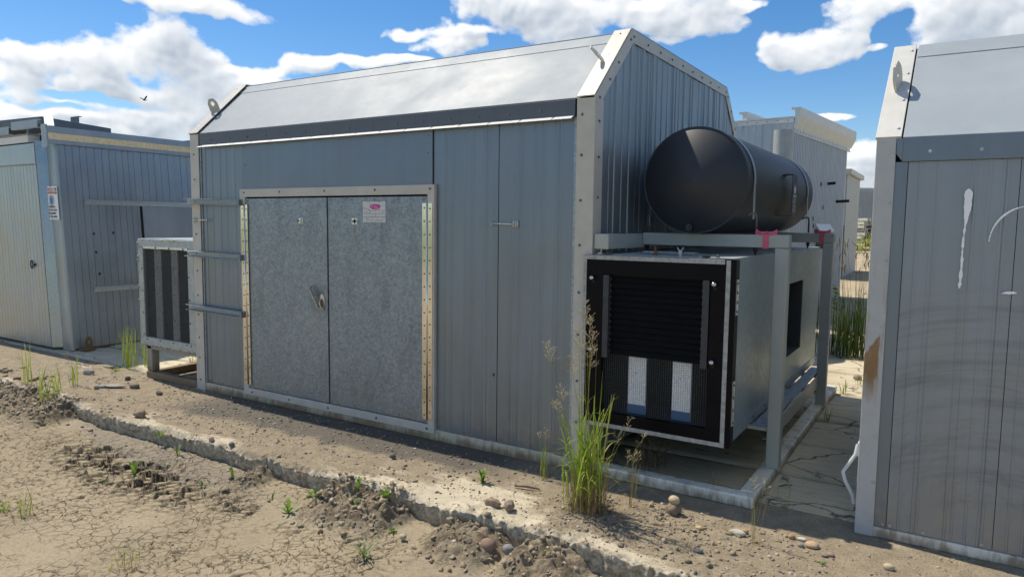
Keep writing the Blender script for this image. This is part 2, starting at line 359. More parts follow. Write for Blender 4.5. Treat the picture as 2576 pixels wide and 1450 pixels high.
MT['trim_tape'] = plain('worn_silver_trim', (0.36, 0.36, 0.35), 0.6, metal=0.15, var=0.22, scale=45)
MT['rubber'] = plain('black_rubber', (0.012, 0.012, 0.012), 0.7)
MT['dark'] = plain('dark_inside', (0.01, 0.01, 0.011), 0.8)
MT['white_box'] = plain('white_enamel_strip', (0.80, 0.82, 0.84), 0.5, var=0.12, scale=60)
MT['wire'] = plain('galvanised_wire', (0.13, 0.145, 0.155), 0.5, metal=0.4)
MT['wire_dark'] = plain('darkened_mesh_wire', (0.10, 0.11, 0.12), 0.5, metal=0.4)
MT['blue_strip'] = plain('blue_backing', (0.05, 0.13, 0.28), 0.6)
MT['rust'] = rusty('rusty_steel', (0.16, 0.08, 0.05), 0.8, rust=2.0, low=0.3, dirt=0.4)
MT['rust_paint'] = rusty('rust_run_leg', (0.33, 0.31, 0.26), 0.7, rust=1.7, low=0.34, dirt=0.75)
MT['pink'] = plain('pink_flagging_tape', (0.62, 0.12, 0.19), 0.5, var=0.1, scale=30)
MT['paper'] = plain('faded_paper', (0.62, 0.62, 0.60), 0.8, var=0.05)
MT['crack'] = plain('paper_cracks', (0.12, 0.14, 0.16), 0.8)
MT['magenta'] = plain('magenta_print', (0.55, 0.06, 0.30), 0.7, var=0.3, scale=60)
MT['pale_pink'] = plain('pale_pink_print', (0.75, 0.48, 0.58), 0.7)
MT['red'] = plain('red_sign_print', (0.42, 0.035, 0.03), 0.5)
MT['blue'] = plain('blue_sign_print', (0.03, 0.18, 0.40), 0.5)
MT['ink'] = plain('black_ink', (0.012, 0.012, 0.015), 0.5)
MT['sign_white'] = plain('white_sign_face', (0.85, 0.85, 0.85), 0.5, var=0.04)
MT['spray'] = plain('white_spray_paint', (0.90, 0.89, 0.92), 0.55, var=0.04)
MT['yellow'] = plain('yellow_stripe_paint', (0.85, 0.68, 0.40), 0.55, var=0.12, scale=30)
MT['fascia'] = ribmetal('fascia_zinc', (0.36, 0.39, 0.42), metal=0.5, rough=0.45, streak=0.12)
MT['dark_roof'] = plain('dark_blue_grey_roof', (0.10, 0.125, 0.15), 0.5, metal=0.2, var=0.1)
MT['white_wall'] = ribmetal('white_painted_ribs', (0.44, 0.465, 0.49), metal=0.2, rough=0.5, streak=0.09)
MT['white_trim'] = plain('white_trim_paint', (0.66, 0.655, 0.62), 0.45, var=0.05)
MT['pipe'] = plain('grey_stack_pipe', (0.40, 0.40, 0.38), 0.5, var=0.08)
MT['far_wall'] = ribmetal('far_grey_wall', (0.34, 0.35, 0.37), metal=0.2, rough=0.55, streak=0.1)
MT['far_white'] = plain('far_white_wall', (0.62, 0.64, 0.66), 0.5, var=0.04)
MT['wood'] = plain('weathered_wood', (0.42, 0.40, 0.36), 0.85, var=0.25, scale=12)
MT['new_wood'] = plain('yellow_pine_board', (0.52, 0.36, 0.17), 0.8, var=0.15, scale=12)
MT['tarp'] = plain('blue_grey_tarp', (0.12, 0.16, 0.22), 0.6)
MT['bird'] = plain('black_feathers', (0.012, 0.012, 0.014), 0.7)
def leafmat(name, col, col2, trans=0.35):
    m, N, b, P = material(name)
    c = N.mix(N.mapr(N.noise(P, 25, 3, 0.6), 0.35, 0.65), col, col2)
    setin(N, b, Base_Color=c, Roughness=0.55)
    tr = N.n('ShaderNodeBsdfTranslucent', {'Color': N.mix(0.5, c, (0.35, 0.5, 0.04))})
    mx = N.n('ShaderNodeMixShader', {0: trans, 1: b.outputs[0], 2: tr.outputs[0]})
    out = [n for n in N.nt.nodes if n.type == 'OUTPUT_MATERIAL'][0]; N.L(mx.outputs[0], out.inputs[0]); return m
MT['grass'] = leafmat('bright_grass', (0.22, 0.35, 0.035), (0.38, 0.48, 0.07), 0.4)
MT['grass_yellow'] = leafmat('yellowing_grass', (0.30, 0.32, 0.05), (0.42, 0.38, 0.10), 0.4)
MT['grass_dark'] = leafmat('shade_toned_grass', (0.03, 0.06, 0.018), (0.055, 0.095, 0.028), 0.2)  # darker grass copy with shade put into the leaf colour
MT['straw'] = leafmat('dry_straw', (0.20, 0.13, 0.06), (0.38, 0.27, 0.14), 0.15)
MT['thatch'] = leafmat('dark_thatch', (0.07, 0.045, 0.025), (0.17, 0.11, 0.06), 0.1)
MT['seed'] = leafmat('seed_heads', (0.42, 0.32, 0.20), (0.62, 0.52, 0.36), 0.25)
MT['weed'] = leafmat('weed_leaf', (0.09, 0.19, 0.03), (0.17, 0.30, 0.05), 0.35)
MT['weed_pale'] = leafmat('pale_weed_leaf', (0.20, 0.26, 0.11), (0.28, 0.34, 0.15), 0.3)

def vcol(N): return N.n('ShaderNodeVertexColor', layer_name='col').outputs[0]
def ground_mat(name, kind):
    m, N, b, P = material(name)
    sep = N.n('ShaderNodeSeparateXYZ', {'Vector': P}); X, Y, Z = sep.outputs
    n_big = N.noise(P, 1.3, 6, 0.6); n_mid = N.noise(P, 9, 6, 0.65); n_fine = N.noise(P, 120, 4, 0.7); n_grit = N.noise(P, 420, 2, 0.6)
    pv = N.n('ShaderNodeTexVoronoi', {'Vector': P, 'Scale': 70.0}, feature='F1')
    peb = N.mapr(pv.outputs['Distance'], 0.32, 0.16); pr = N.n('ShaderNodeSeparateColor', {'Color': pv.outputs['Color']}).outputs[0]
    pebm = N.m('MULTIPLY', peb, N.mapr(pr, 0.70, 0.72))
    pcol = N.mix(N.mapr(N.n('ShaderNodeSeparateColor', {'Color': pv.outputs['Color']}).outputs[1], 0.2, 0.8), (0.16, 0.14, 0.13), (0.50, 0.40, 0.29))
    dirt = N.mix(N.mapr(n_mid, 0.3, 0.7), (0.22, 0.182, 0.125), (0.37, 0.31, 0.215))
    dirt = N.mix(N.m('MULTIPLY', N.mapr(n_fine, 0.35, 0.65), 0.5), dirt, (0.15, 0.115, 0.075))
    conc = N.mix(N.mapr(n_mid, 0.3, 0.7), (0.50, 0.44, 0.325), (0.62, 0.55, 0.41))
    conc = N.mix(N.m('MULTIPLY', N.mapr(n_fine, 0.4, 0.7), 0.3), conc, (0.36, 0.31, 0.22))
    if kind == 'mud':
        mud = N.mix(N.mapr(n_big, 0.3, 0.7), (0.275, 0.23, 0.155), (0.365, 0.305, 0.208))
        mud = N.mix(N.m('MULTIPLY', N.mapr(n_mid, 0.3, 0.7), 0.35), mud, (0.375, 0.315, 0.215))
        mud = N.mix(N.m('MULTIPLY', N.mapr(n_fine, 0.45, 0.7), 0.35), mud, (0.22, 0.165, 0.10))
        # damp stain along the kerb
        sx = N.m('MULTIPLY', N.m('SUBTRACT', X, -3.05), 0.62); sy = N.m('MULTIPLY', N.m('SUBTRACT', N.m('ADD', Y, N.m('MULTIPLY', N.m('SUBTRACT', X, -3.05), 0.10)), -1.08), 3.6)
        rr = N.m('SQRT', N.m('ADD', N.m('MULTIPLY', sx, sx), N.m('MULTIPLY', sy, sy)))
        st = N.mapr(N.m('ADD', rr, N.m('MULTIPLY', N.m('SUBTRACT', n_mid, 0.5), 0.9)), 1.0, 0.55)
        mud = N.mix(N.m('MULTIPLY', st, 0.75), mud, (0.19, 0.16, 0.125))
        gap = N.n('ShaderNodeAttribute', attribute_name='gap').outputs['Fac']; mud = N.mix(N.m('MULTIPLY', N.mapr(n_grit, 0.42, 0.62), 0.30), mud, (0.46, 0.395, 0.28)); mud = N.mix(N.m('MULTIPLY', N.mapr(N.noise(P, 55, 5, 0.7), 0.50, 0.64), 0.42), mud, (0.15, 0.118, 0.075)); mud = N.mix(N.m('MULTIPLY', gap, 0.95), mud, (0.035, 0.027, 0.018))  # cracks darkened: damp deeper soil plus gap shade put into the colour
        clod = N.n('ShaderNodeAttribute', attribute_name='clod').outputs['Fac']
        mud = N.mix(clod, mud, N.mix(N.mapr(n_mid, 0.35, 0.65), (0.16, 0.13, 0.088), (0.34, 0.28, 0.19)))
        mud = N.mix(N.m('MULTIPLY', pebm, 0.55), mud, pcol)
        # hairline drying cracks between the modelled ones
        wv = N.n('ShaderNodeTexNoise', {'Vector': P, 'Scale': 14.0, 'Detail': 3.0}).outputs['Color']
        Pw = N.n('ShaderNodeMix', {0: 0.05, 4: P, 5: wv}, data_type='VECTOR').outputs[1]
        hc = N.mapr(N.voro(Pw, 15.0, 'DISTANCE_TO_EDGE'), 0.06, 0.0)
        hc = N.m('MULTIPLY', N.m('MULTIPLY', hc, N.mapr(N.noise(P, 3.3, 3, 0.5), 0.42, 0.58)), N.m('SUBTRACT', 1.0, clod))
        mud = N.mix(N.m('MULTIPLY', hc, 0.6), mud, (0.075, 0.056, 0.035))
        col = mud; h = N.m('ADD', N.m('MULTIPLY', n_fine, 0.5), N.m('MULTIPLY', n_mid, 0.7)); h = N.m('ADD', h, N.m('MULTIPLY', pebm, 0.5))
        h = N.m('SUBTRACT', h, N.m('MULTIPLY', hc, 0.8)); h = N.m('ADD', h, N.m('MULTIPLY', n_grit, 0.25))
        h = N.m('ADD', h, N.m('MULTIPLY', clod, N.m('MULTIPLY', N.noise(P, 38, 6, 0.75), 3.5))); bump(N, b, h, 0.75, 0.010)
    elif kind == 'slab':
        att = N.n('ShaderNodeAttribute', attribute_name='edge').outputs['Fac']       # 1 on the broken rim and face
        dm = N.m('ADD', N.noise(N.scalev(P, (0.6, 1.6, 1)), 2.2, 6, 0.62), N.m('MULTIPLY', n_fine, 0.12))
        dm = N.m('ADD', dm, N.m('MULTIPLY', N.mapr(Y, -0.90, -0.72), 0.14))
        bare = N.m('MULTIPLY', N.m('MULTIPLY', N.mapr(X, -1.25, -0.95), N.mapr(X, 0.25, -0.1)), N.mapr(Y, -0.42, -0.58))
        dm = N.m('SUBTRACT', dm, N.m('MULTIPLY', bare, 0.16)); dm = N.mapr(dm, 0.47, 0.60)
        dm = N.m('MULTIPLY', dm, N.m('SUBTRACT', 1.0, att))
        col = N.mix(dm, conc, dirt)
        col = N.mix(N.m('MULTIPLY', pebm, N.m('MULTIPLY_ADD', dm, 0.6, 0.15)), col, pcol)
        dsp = N.m('MULTIPLY', dm, N.m('MULTIPLY', N.mapr(N.noise(P, 60, 5, 0.75), 0.50, 0.62), 0.5)); col = N.mix(dsp, col, (0.14, 0.112, 0.075)); col = N.mix(N.m('MULTIPLY', dm, N.m('MULTIPLY', N.mapr(n_grit, 0.45, 0.62), 0.35)), col, (0.48, 0.41, 0.30))
        # oil and damp stain before the doors
        wob = N.m('MULTIPLY', N.m('SUBTRACT', N.noise(P, 2.6, 6, 0.65), 0.5), 0.55)
        ed = N.m('ADD', Y, wob)
        ylow = N.m('MULTIPLY_ADD', X, 0.05, -0.43)
        o1 = N.mapr(N.m('SUBTRACT', ed, ylow), 0.0, 0.12)
        o2 = N.m('MULTIPLY', N.mapr(X, -3.95, -3.4), N.mapr(X, -0.15, -0.75))
        oil = N.m('MULTIPLY', N.m('MULTIPLY', o1, o2), N.mapr(Y, 0.15, 0.05))
        oil = N.m('MULTIPLY', oil, N.mapr(n_mid, 0.25, 0.5, 0.75, 1.0))
        col = N.mix(N.m('MULTIPLY', oil, 0.85), col, N.mix(N.mapr(n_fine, 0.3, 0.7), (0.05, 0.047, 0.042), (0.135, 0.122, 0.10)))
        rim = N.mix(N.mapr(N.noise(P, 30, 6, 0.7), 0.35, 0.65), (0.24, 0.205, 0.15), (0.54, 0.49, 0.385))
        col = N.mix(att, col, rim)
        h = N.m('ADD', N.m('MULTIPLY', n_fine, 0.5), N.m('MULTIPLY', pebm, 0.8)); h = N.m('ADD', h, N.m('MULTIPLY', N.m('MULTIPLY', n_mid, att), 2.0))
        h = N.m('ADD', h, N.m('MULTIPLY', N.noise(P, 45, 5, 0.7), 0.9)); bump(N, b, h, 0.8, 0.012)
    elif kind == 'row':
        br = N.noise(N.scalev(P, (3, 60, 1)), 1.0, 4, 0.6)
        col = N.mix(N.mapr(br, 0.35, 0.65), (0.50, 0.45, 0.33), (0.64, 0.57, 0.42))
        col = N.mix(N.m('MULTIPLY', N.mapr(n_big, 0.35, 0.7), 0.5), col, (0.42, 0.35, 0.23))
        col = N.mix(N.m('MULTIPLY', N.mapr(n_mid, 0.5, 0.75), 0.4), col, (0.30, 0.26, 0.19))
        wv = N.n('ShaderNodeTexNoise', {'Vector': P, 'Scale': 5.0, 'Detail': 5.0}).outputs['Color']
        Pw = N.n('ShaderNodeMix', {0: 0.16, 4: P, 5: wv}, data_type='VECTOR').outputs[1]
        hc = N.mapr(N.voro(N.scalev(Pw, (0.5, 1.4, 1)), 1.5, 'DISTANCE_TO_EDGE'), 0.012, 0.0)
        col = N.mix(N.m('MULTIPLY', hc, 0.8), col, (0.05, 0.045, 0.03))
        h = N.m('SUBTRACT', N.m('ADD', N.m('MULTIPLY', br, 0.6), N.m('MULTIPLY', n_fine, 0.4)), hc); bump(N, b, h, 0.5, 0.006)
    else:
        col = N.mix(N.mapr(n_big, 0.35, 0.65), (0.38, 0.31, 0.205), (0.47, 0.39, 0.265))
        col = N.mix(N.m('MULTIPLY', N.mapr(n_mid, 0.45, 0.7), 0.5), col, (0.30, 0.235, 0.155))
        gr = N.m('MULTIPLY', N.mapr(N.m('MULTIPLY_ADD', Y, -1.0, 0.0), 16.0, 24.0), 1.0)
        gr = N.m('MAXIMUM', gr, N.m('MULTIPLY', N.mapr(Y, 60.0, 80.0), 1.0))
        gr = N.m('MAXIMUM', gr, N.m('MULTIPLY', N.mapr(Y, 27.8, 28.6), N.mapr(n_big, 0.45, 0.55)))
        col = N.mix(gr, col, N.mix(n_mid, (0.07, 0.12, 0.02), (0.17, 0.22, 0.05)))
        bump(N, b, N.m('ADD', n_mid, N.m('MULTIPLY', n_fine, 0.3)), 0.5, 0.03)
    setin(N, b, Base_Color=col, Roughness=0.9); b.inputs['Specular IOR Level'].default_value = 0.2
    if kind == 'mud': N.L(N.mapr(st, 0, 1, 0.92, 0.5), b.inputs['Roughness'])
    if kind == 'slab': N.L(N.mapr(oil, 0, 1, 0.92, 0.6), b.inputs['Roughness'])
    return m
MT['mud'] = ground_mat('cracked_mud', 'mud'); MT['slab'] = ground_mat('dirty_slab', 'slab'); MT['row'] = ground_mat('brushed_concrete', 'row'); MT['yard'] = ground_mat('yard_dirt', 'yard')
def stone_mat(name):
    m, N, b, P = material(name); c = vcol(N)
    c = N.mix(N.m('MULTIPLY', N.noise(P, 90, 4, 0.6), 0.5), c, N.mix(0.5, c, (0.35, 0.28, 0.19)))
    setin(N, b, Base_Color=c, Roughness=0.8); bump(N, b, N.noise(P, 150, 4, 0.6), 0.4, 0.003); return m
MT['stones'] = stone_mat('mixed_stones')

# ------------------------------------------------------------------ numpy noise
_perm = rng.random((256, 256))
def vnoise(x, y):
    xi = np.floor(x).astype(int); yi = np.floor(y).astype(int); fx = x-xi; fy = y-yi
    fx = fx*fx*(3-2*fx); fy = fy*fy*(3-2*fy)
    g = lambda a, b: _perm[a % 256, b % 256]
    return (g(xi, yi)*(1-fx)+g(xi+1, yi)*fx)*(1-fy) + (g(xi, yi+1)*(1-fx)+g(xi+1, yi+1)*fx)*fy
def fbm(x, y, oct=4, gain=0.5):
    s = 0; a = 1; t = 0
    for k in range(oct): s = s+a*vnoise(x*2**k+17.3*k, y*2**k+9.1*k); t += a; a *= gain
    return s/t
_jx = rng.random((256, 256)); _jy = rng.random((256, 256)); _jr = rng.random((256, 256))
def voronoi2(x, y, full=False):
    xi = np.floor(x).astype(int); yi = np.floor(y).astype(int)
    d1 = np.full(x.shape, 9.0); d2 = np.full(x.shape, 9.0); c = np.zeros(x.shape); ox = np.zeros(x.shape); oy = np.zeros(x.shape)
    for a in (-1, 0, 1):
        for b_ in (-1, 0, 1):
            I = (xi+a) % 256; J = (yi+b_) % 256
            d = np.hypot(xi+a+_jx[I, J]-x, yi+b_+_jy[I, J]-y)
            n1 = d < d1; ox = np.where(n1, x-(xi+a+_jx[I, J]), ox); oy = np.where(n1, y-(yi+b_+_jy[I, J]), oy)
            d2 = np.where(n1, d1, np.minimum(d2, d)); c = np.where(n1, _jr[I, J], c); d1 = np.where(n1, d, d1)
    return (d1, d2, c, ox, oy) if full else (d1, d2, c)
sstep = lambda v, a, b: (lambda t: t*t*(3-2*t))(np.clip((v-a)/(b-a), 0, 1))
def grid_faces(nx, ny):
    i = np.arange(nx-1)[:, None]*ny + np.arange(ny-1)[None, :]
    return np.stack([i, i+ny, i+ny+1, i+1], -1).reshape(-1, 4)
def edge_y(x):      # where the front slab breaks off
    return -0.95 + 0.085*(fbm(x*1.1+5, x*0+2.2, 3)-0.5) + 0.065*(fbm(x*5, x*0+8.2, 4)-0.5) + 0.018*(vnoise(x*38, x*0)-0.5)
def buried(x):      # where loose soil lies over the kerb, 0..1
    b_ = np.zeros_like(x)
    for a, c, amt in ((-9.5, -4.45, 1.0), (-2.02, -1.86, 0.7), (-1.28, -0.70, 0.95), (-0.40, 0.00, 0.7), (0.10, 0.45, 0.85), (0.98, 3.0, 0.6)):
        b_ = np.maximum(b_, amt*sstep(x, a-0.07, a+0.07)*sstep(x, c+0.08, c-0.08))
    return b_
def mound_h(x, y):
    m = buried(x); d = y-(-0.95)                         # d<0 on the mud side
    prof = sstep(d, -0.50, -0.05)*m
    return prof
def mud_h(x, y):
    base = -0.125 + 0.012*(fbm(x*1.3, y*1.3, 3)-0.5)
    # plates
    wx = x+0.05*fbm(x*6, y*6, 2); wy = y+0.05*fbm(x*6+40, y*6, 2)
    patch = np.exp(-(((x+2.80+1.0*(y+1.45))/0.95)**2 + ((y+1.44)/0.26)**2)**1.5)
    patch = patch*sstep(fbm(x*7, y*9, 3), 0.22, 0.48); patch = np.maximum(patch, 0.6*sstep(fbm(x*7+4, y*9, 3), 0.36, 0.56)*np.exp(-(((x+1.6)/0.7)**2 + ((y+1.38)/0.14)**2)))
    sc = 11.0
    wx = wx+0.02*(fbm(x*22, y*22, 3)-0.5); wy = wy+0.03*(fbm(x*22+9, y*22, 3)-0.5); d1, d2, c = voronoi2(wx*sc*0.85+3, wy*sc*1.6+3); e = d2-d1
    D1, D2, c3, qx, qy = voronoi2(wx*13+0.4*wy, wy*22, True); e3 = D2-D1
    curl = patch*((0.15+1.5*c3*c3)*(0.046*qx-0.030*qy)+0.010*c3) - patch*0.026*sstep(e3, 0.14, 0.0)
    amt = 0.10+0.90*sstep(fbm(x*2.2+7, y*2.2, 4), 0.42, 0.58)
    crack = -0.024*amt*sstep(e, 0.10, 0.0) + 0.008*amt*sstep(e, 0.40, 0.10)*(0.3+c)
    h = base + curl + crack*(1-patch)
    mo = mound_h(x, y)
    clods = np.abs(fbm(x*9, y*9, 4)-0.5)*0.15 + 0.10*(fbm(x*24, y*24, 4)-0.47) + 0.035*np.abs(fbm(x*50, y*50, 3)-0.5)
    h = h*(1-mo) + mo*(-0.045 + clods) + 0.0
    gap = np.maximum(patch*sstep(e3, 0.30, 0.06)*0.95, (1-patch)*amt*sstep(e, 0.085, 0.01)*0.95)*(1-mo)
    return h, sstep(mo, 0.05, 0.5), gap
def slab_h(x, y):
    h = 0.006*(fbm(x*3, y*3, 4)-0.5) + 0.004*(fbm(x*16, y*16, 3)-0.5)
    b_ = buried(x)*sstep(y, -0.62, -0.92)
    h = h + b_*(0.012 + 0.06*np.abs(fbm(x*11, y*11, 3)-0.5) + 0.02*(vnoise(x*60, y*60)-0.5))
    g = np.exp(-(((x-0.33)/0.26)**2 + ((y+0.62)/0.17)**2)); h = h + g*(0.035 + 0.05*(fbm(x*18, y*18, 3)-0.4))
    g = np.exp(-(((x-0.62)/0.16)**2 + ((y+0.35)/0.07)**2)); h = h + g*(0.02 + 0.03*(fbm(x*20, y*20, 3)-0.4))
    return h

# ------------------------------------------------------------------ ground
# the yard: one sheet to the horizon, gently higher at the back
def yard_h(x, y):
    z = -0.16 + 0.17*np.clip((y-8.3)/0.6, 0, 1) + 0.30*np.clip((y-8.5)/5, 0, 1) + 0.32*np.clip((y-13)/14, 0, 1) + 0.28*np.clip((y-27)/8, 0, 1)
    return z + 0.05*(fbm(x*0.6, y*0.6, 4)-0.5)*np.clip((y-9)/3, 0, 1)
gx = np.unique(np.concatenate([np.linspace(-900, -30, 16), np.linspace(-30, 12, 150), np.linspace(12, 900, 16)]))
gy = np.unique(np.concatenate([np.linspace(-900, -10, 12), np.linspace(-10, 8.2, 20), np.linspace(8.2, 40, 160), np.linspace(40, 900, 16)]))
GX, GY = np.meshgrid(gx, gy, indexing='ij')
o = npmesh('ground', np.stack([GX, GY, yard_h(GX, GY)], -1).reshape(-1, 3), grid_faces(len(gx), len(gy)), MT['yard']); tag(o, kind='structure')
# cracked mud in front
mx = np.unique(np.concatenate([np.arange(-9.0, -4.6, 0.016), np.arange(-4.6, 1.2, 0.0075), np.arange(1.2, 3.2, 0.02)]))
my = np.unique(np.concatenate([np.linspace(-4.2, -2.7, 40), np.arange(-2.7, -0.78, 0.008)]))
GX, GY = np.meshgrid(mx, my, indexing='ij'); H, cl, gp_ = mud_h(GX, GY)
H = np.where(GY < -4.0, H-0.03*sstep(GY, -4.0, -4.2), H)
o = npmesh('mud_ground', np.stack([GX, GY, H], -1).reshape(-1, 3), grid_faces(len(mx), len(my)), MT['mud'], attr={'clod': cl.ravel(), 'gap': gp_.ravel()}); tag(o, kind='structure')
# the front slab with its broken edge
pav = bpy.data.objects.new('pavement', None); link(pav); LOC[pav.name] = Vector((0, 0, 0)); tag(pav, kind='structure')
sx = np.unique(np.concatenate([np.arange(-9.0, -4.8, 0.02), np.arange(-4.8, 2.8, 0.009)]))
tt = np.concatenate([np.linspace(0, 0.75, 60, endpoint=False), np.linspace(0.75, 1, 60)])
rows = []; edg = []
ey_ = edge_y(sx)
for t in tt:
    y = 0.13*(1-t) + ey_*t; z = slab_h(sx, y); e = sstep(np.full_like(sx, t), 0.955, 0.99)*sstep(fbm(sx*3, sx*0+4, 3), 0.35, 0.5)
    z = z - 0.05*sstep(np.full_like(sx, t), 0.955, 1.0)*np.clip(fbm(sx*9, sx*0+t*3, 4)-0.35, 0, 1)*2; rows.append(np.stack([sx, y, z], -1)); edg.append(e)
for k, dz in enumerate(np.linspace(0.012, 0.20, 14)):
    rg_ = 0.15+0.55*sstep(fbm(sx*1.6+3, sx*0+1.5, 2), 0.42, 0.62); j = rg_*(0.05*(fbm(sx*11, sx*0+dz*30, 4)-0.5) + 0.022*(vnoise(sx*45, sx*0+dz*120)-0.5))
    z0 = slab_h(sx, ey_)-0.015
    rows.append(np.stack([sx, ey_-0.004*(k > 0)+j*(1 if k > 0 else 0.3)+0.02*dz/0.2, z0-dz], -1)); edg.append(np.ones_like(sx))
V = np.stack(rows, 1); E_ = np.stack(edg, 1)
o = npmesh('concrete_slab', V.reshape(-1, 3), grid_faces(len(sx), V.shape[1])[:, ::-1], MT['slab'], parent=pav, attr={'edge': E_.ravel()})
# rows of slabs behind, with open joints
js = [0.135, 0.75, 1.5, 2.25, 3.0, 3.32, 3.85, 4.45, 5.4, 6.2, 7.0, 7.8, 8.6]
for j0, j1 in zip(js[:-1], js[1:]):
    xx = np.arange(-13, 6.01, 0.05 if j0 < 4 else 0.12); yy = np.linspace(j0+0.008, j1-0.008, 14)
    GX, GY = np.meshgrid(xx, yy, indexing='ij')
    jag0 = 0.014*(fbm(GX*5+j0, GX*0+3, 3)-0.5); wgt = np.abs((GY-(j0+j1)/2)/((j1-j0)/2))**6
    Z = 0.004*(fbm(GX*3, GY*3+j0*7, 3)-0.5) + (0.006*math.sin(j0*37)) - 0.014*wgt
    top = np.stack([GX, GY+jag0*wgt, Z], -1)
    side0 = top[:, :1].copy(); side0[..., 2] -= 0.12; side1 = top[:, -1:].copy(); side1[..., 2] -= 0.12
    A = np.concatenate([side0, top, side1], 1)
    npmesh('concrete_slab', A.reshape(-1, 3), grid_faces(len(xx), A.shape[1]), MT['row'], parent=pav)

# ------------------------------------------------------------------ enclosure helpers
def rivet_mesh(r, mat, name='rivet'):
    m = MB(); n = 10
    prof = [(r, 0), (r, r*0.22), (r*0.62, r*0.26), (r*0.52, r*0.62), (r*0.25, r*0.78)]
    vs = []; fs = []
    for (a, h) in prof: vs += [(a*math.cos(2*math.pi*k/n), a*math.sin(2*math.pi*k/n), h) for k in range(n)]
    for i in range(len(prof)-1): fs += [(i*n+k, i*n+(k+1) % n, (i+1)*n+(k+1) % n, (i+1)*n+k) for k in range(n)]
    fs.append(tuple((len(prof)-1)*n+k for k in range(n)))
    me = bpy.data.meshes.new(name); me.from_pydata(vs, [], fs); me.materials.append(mat); return me
RV = rivet_mesh(0.0095, MT['bolt']); RVS = rivet_mesh(0.0062, MT['bolt']); RVB = rivet_mesh(0.0085, MT['bolt_bright']); RVP = rivet_mesh(0.006, MT['bolt_bright'])
def rivets(parent, pts, normal, me=RV, name='rivet'):
    q = Vector(normal).to_track_quat('Z', 'Y')
    for p in pts: instance(me, name, parent, p, q)
def rib_sheet(name, mat, parent, p0, u, w, z0, ztop, out, prof, base_off=0.0, tf=None):
    """a ribbed sheet: prof = [(u, depth)...] along u, running from z0 to ztop(u)"""
    p0 = Vector(p0); u = Vector(u).normalized(); out = Vector(out).normalized()
    vs = []; fs = []
    for (s, d) in prof:
        zt = ztop(s) if callable(ztop) else ztop; zb = z0(s) if callable(z0) else z0
        q = p0+u*s+out*(d+base_off); vs += [(q.x, q.y, zb), (q.x, q.y, zt)]
    for i in range(len(prof)-1): fs.append((2*i, 2*i+2, 2*i+3, 2*i+1))
    # folded back edge at both ends so that the sheet has thickness
    k = len(vs)
    a = p0+u*prof[0][0]-out*0.006; b_ = p0+u*prof[-1][0]-out*0.006
    zt0 = vs[1][2]; zt1 = vs[k-1][2]
    vs += [(a.x, a.y, vs[0][2]), (a.x, a.y, zt0), (b_.x, b_.y, vs[k-2][2]), (b_.x, b_.y, zt1)]
    fs += [(k, 0, 1, k+1), (k-2, k+2, k+3, k-1)]
    m = MB(); m.add(vs, fs); return m.build(name, mat, parent, tf=tf)
def ribs(w, pitch, rw, d, ramp=0.006, start=0.03, jitter=0.0, double=False, seed=1):
    r = random.Random(seed); p = [(0, 0)]; s = start
    while s+rw+2*ramp < w-0.01:
        p += [(s, 0), (s+ramp, d), (s+ramp+rw, d), (s+2*ramp+rw, 0)]
        s += pitch*(1+jitter*(r.random()-0.5))
        if double: s += (rw*1.6 if len(p) % 8 == 1 else 0)
    p.append((w, 0)); return p

L_, K_, D_, T_, A_ = 4.09, 2.38, 3.40, 2.90, 0.53
# ================================================================== generator enclosure
en = thing('generator_enclosure', 'long grey sheet metal generator enclosure with galvanised double doors and bright sloping roof', 'enclosure', (-2.0, 1.7, 0))
prof2d = [(0.03, 0.06), (0.03, K_-0.012), (A_+0.012, T_-0.03), (D_-A_+0.0, T_-0.03), (D_-0.03, K_-0.012), (D_-0.03, 0.06)]
m = MB(); m.ext([(-L_+0.03, y, z) for y, z in prof2d], (L_-0.06, 0, 0)); m.build('body', MT['dark'], en)
# wall panels on the front
FY = 0.004
rib_sheet('wall_panel', MT['facade'], en, (-3.955, FY, 0), (1, 0, 0), 0.577, 0.085, 2.27, (0, -1, 0), [(0, 0), (0.045, 0), (0.05, -0.006), (0.07, -0.006), (0.075, 0.0), (0.13, 0), (0.138, 0.004), (0.15, 0.004), (0.158, 0), (0.235, 0), (0.243, 0.005), (0.262, 0.005), (0.27, 0), (0.345, 0), (0.352, 0.004), (0.36, 0), (0.43, 0), (0.438, 0.004), (0.47, 0.004), (0.478, 0), (0.577, 0)])
m = MB(); m.box(-3.378, -1.262, FY-0.012, FY+0.004, 1.87, 2.27); m.build('header_panel', MT['header'], en, bevel=0.003)
rp = [(0, 0)]
for s in (0.10, 0.16, 0.27, 0.33, 0.43, 0.46): rp += [(s, 0), (s+0.006, 0.0035), (s+0.018, 0.0035), (s+0.024, 0)]
rib_sheet('wall_panel', MT['facade'], en, (-1.256, FY, 0), (1, 0, 0), 0.552, 0.06, 2.27, (0, -1, 0), rp+[(0.552, 0)])
rib_sheet('wall_panel', MT['facade'], en, (-0.698, FY, 0), (1, 0, 0), 0.562, 0.06, 2.27, (0, -1, 0), rp+[(0.562, 0)])
for xa, xb in ((-3.975, -3.957), (-0.132, -0.085)):
    m = MB(); m.box(xa, xb, -0.004, 0.01, 0.06, 2.27); m.build('edge_strip', MT['strip'], en)
# base rail
m = MB(); m.box(-4.05, 0.0, -0.006, 0.09, 0.0, 0.078); m.build('base_rail', MT['rail_cream'], en, bevel=0.005); m = MB(); m.box(-L_, 0, D_-0.09, D_, 0, 0.078); m.build('base_rail', MT['rail_cream'], en, bevel=0.005)
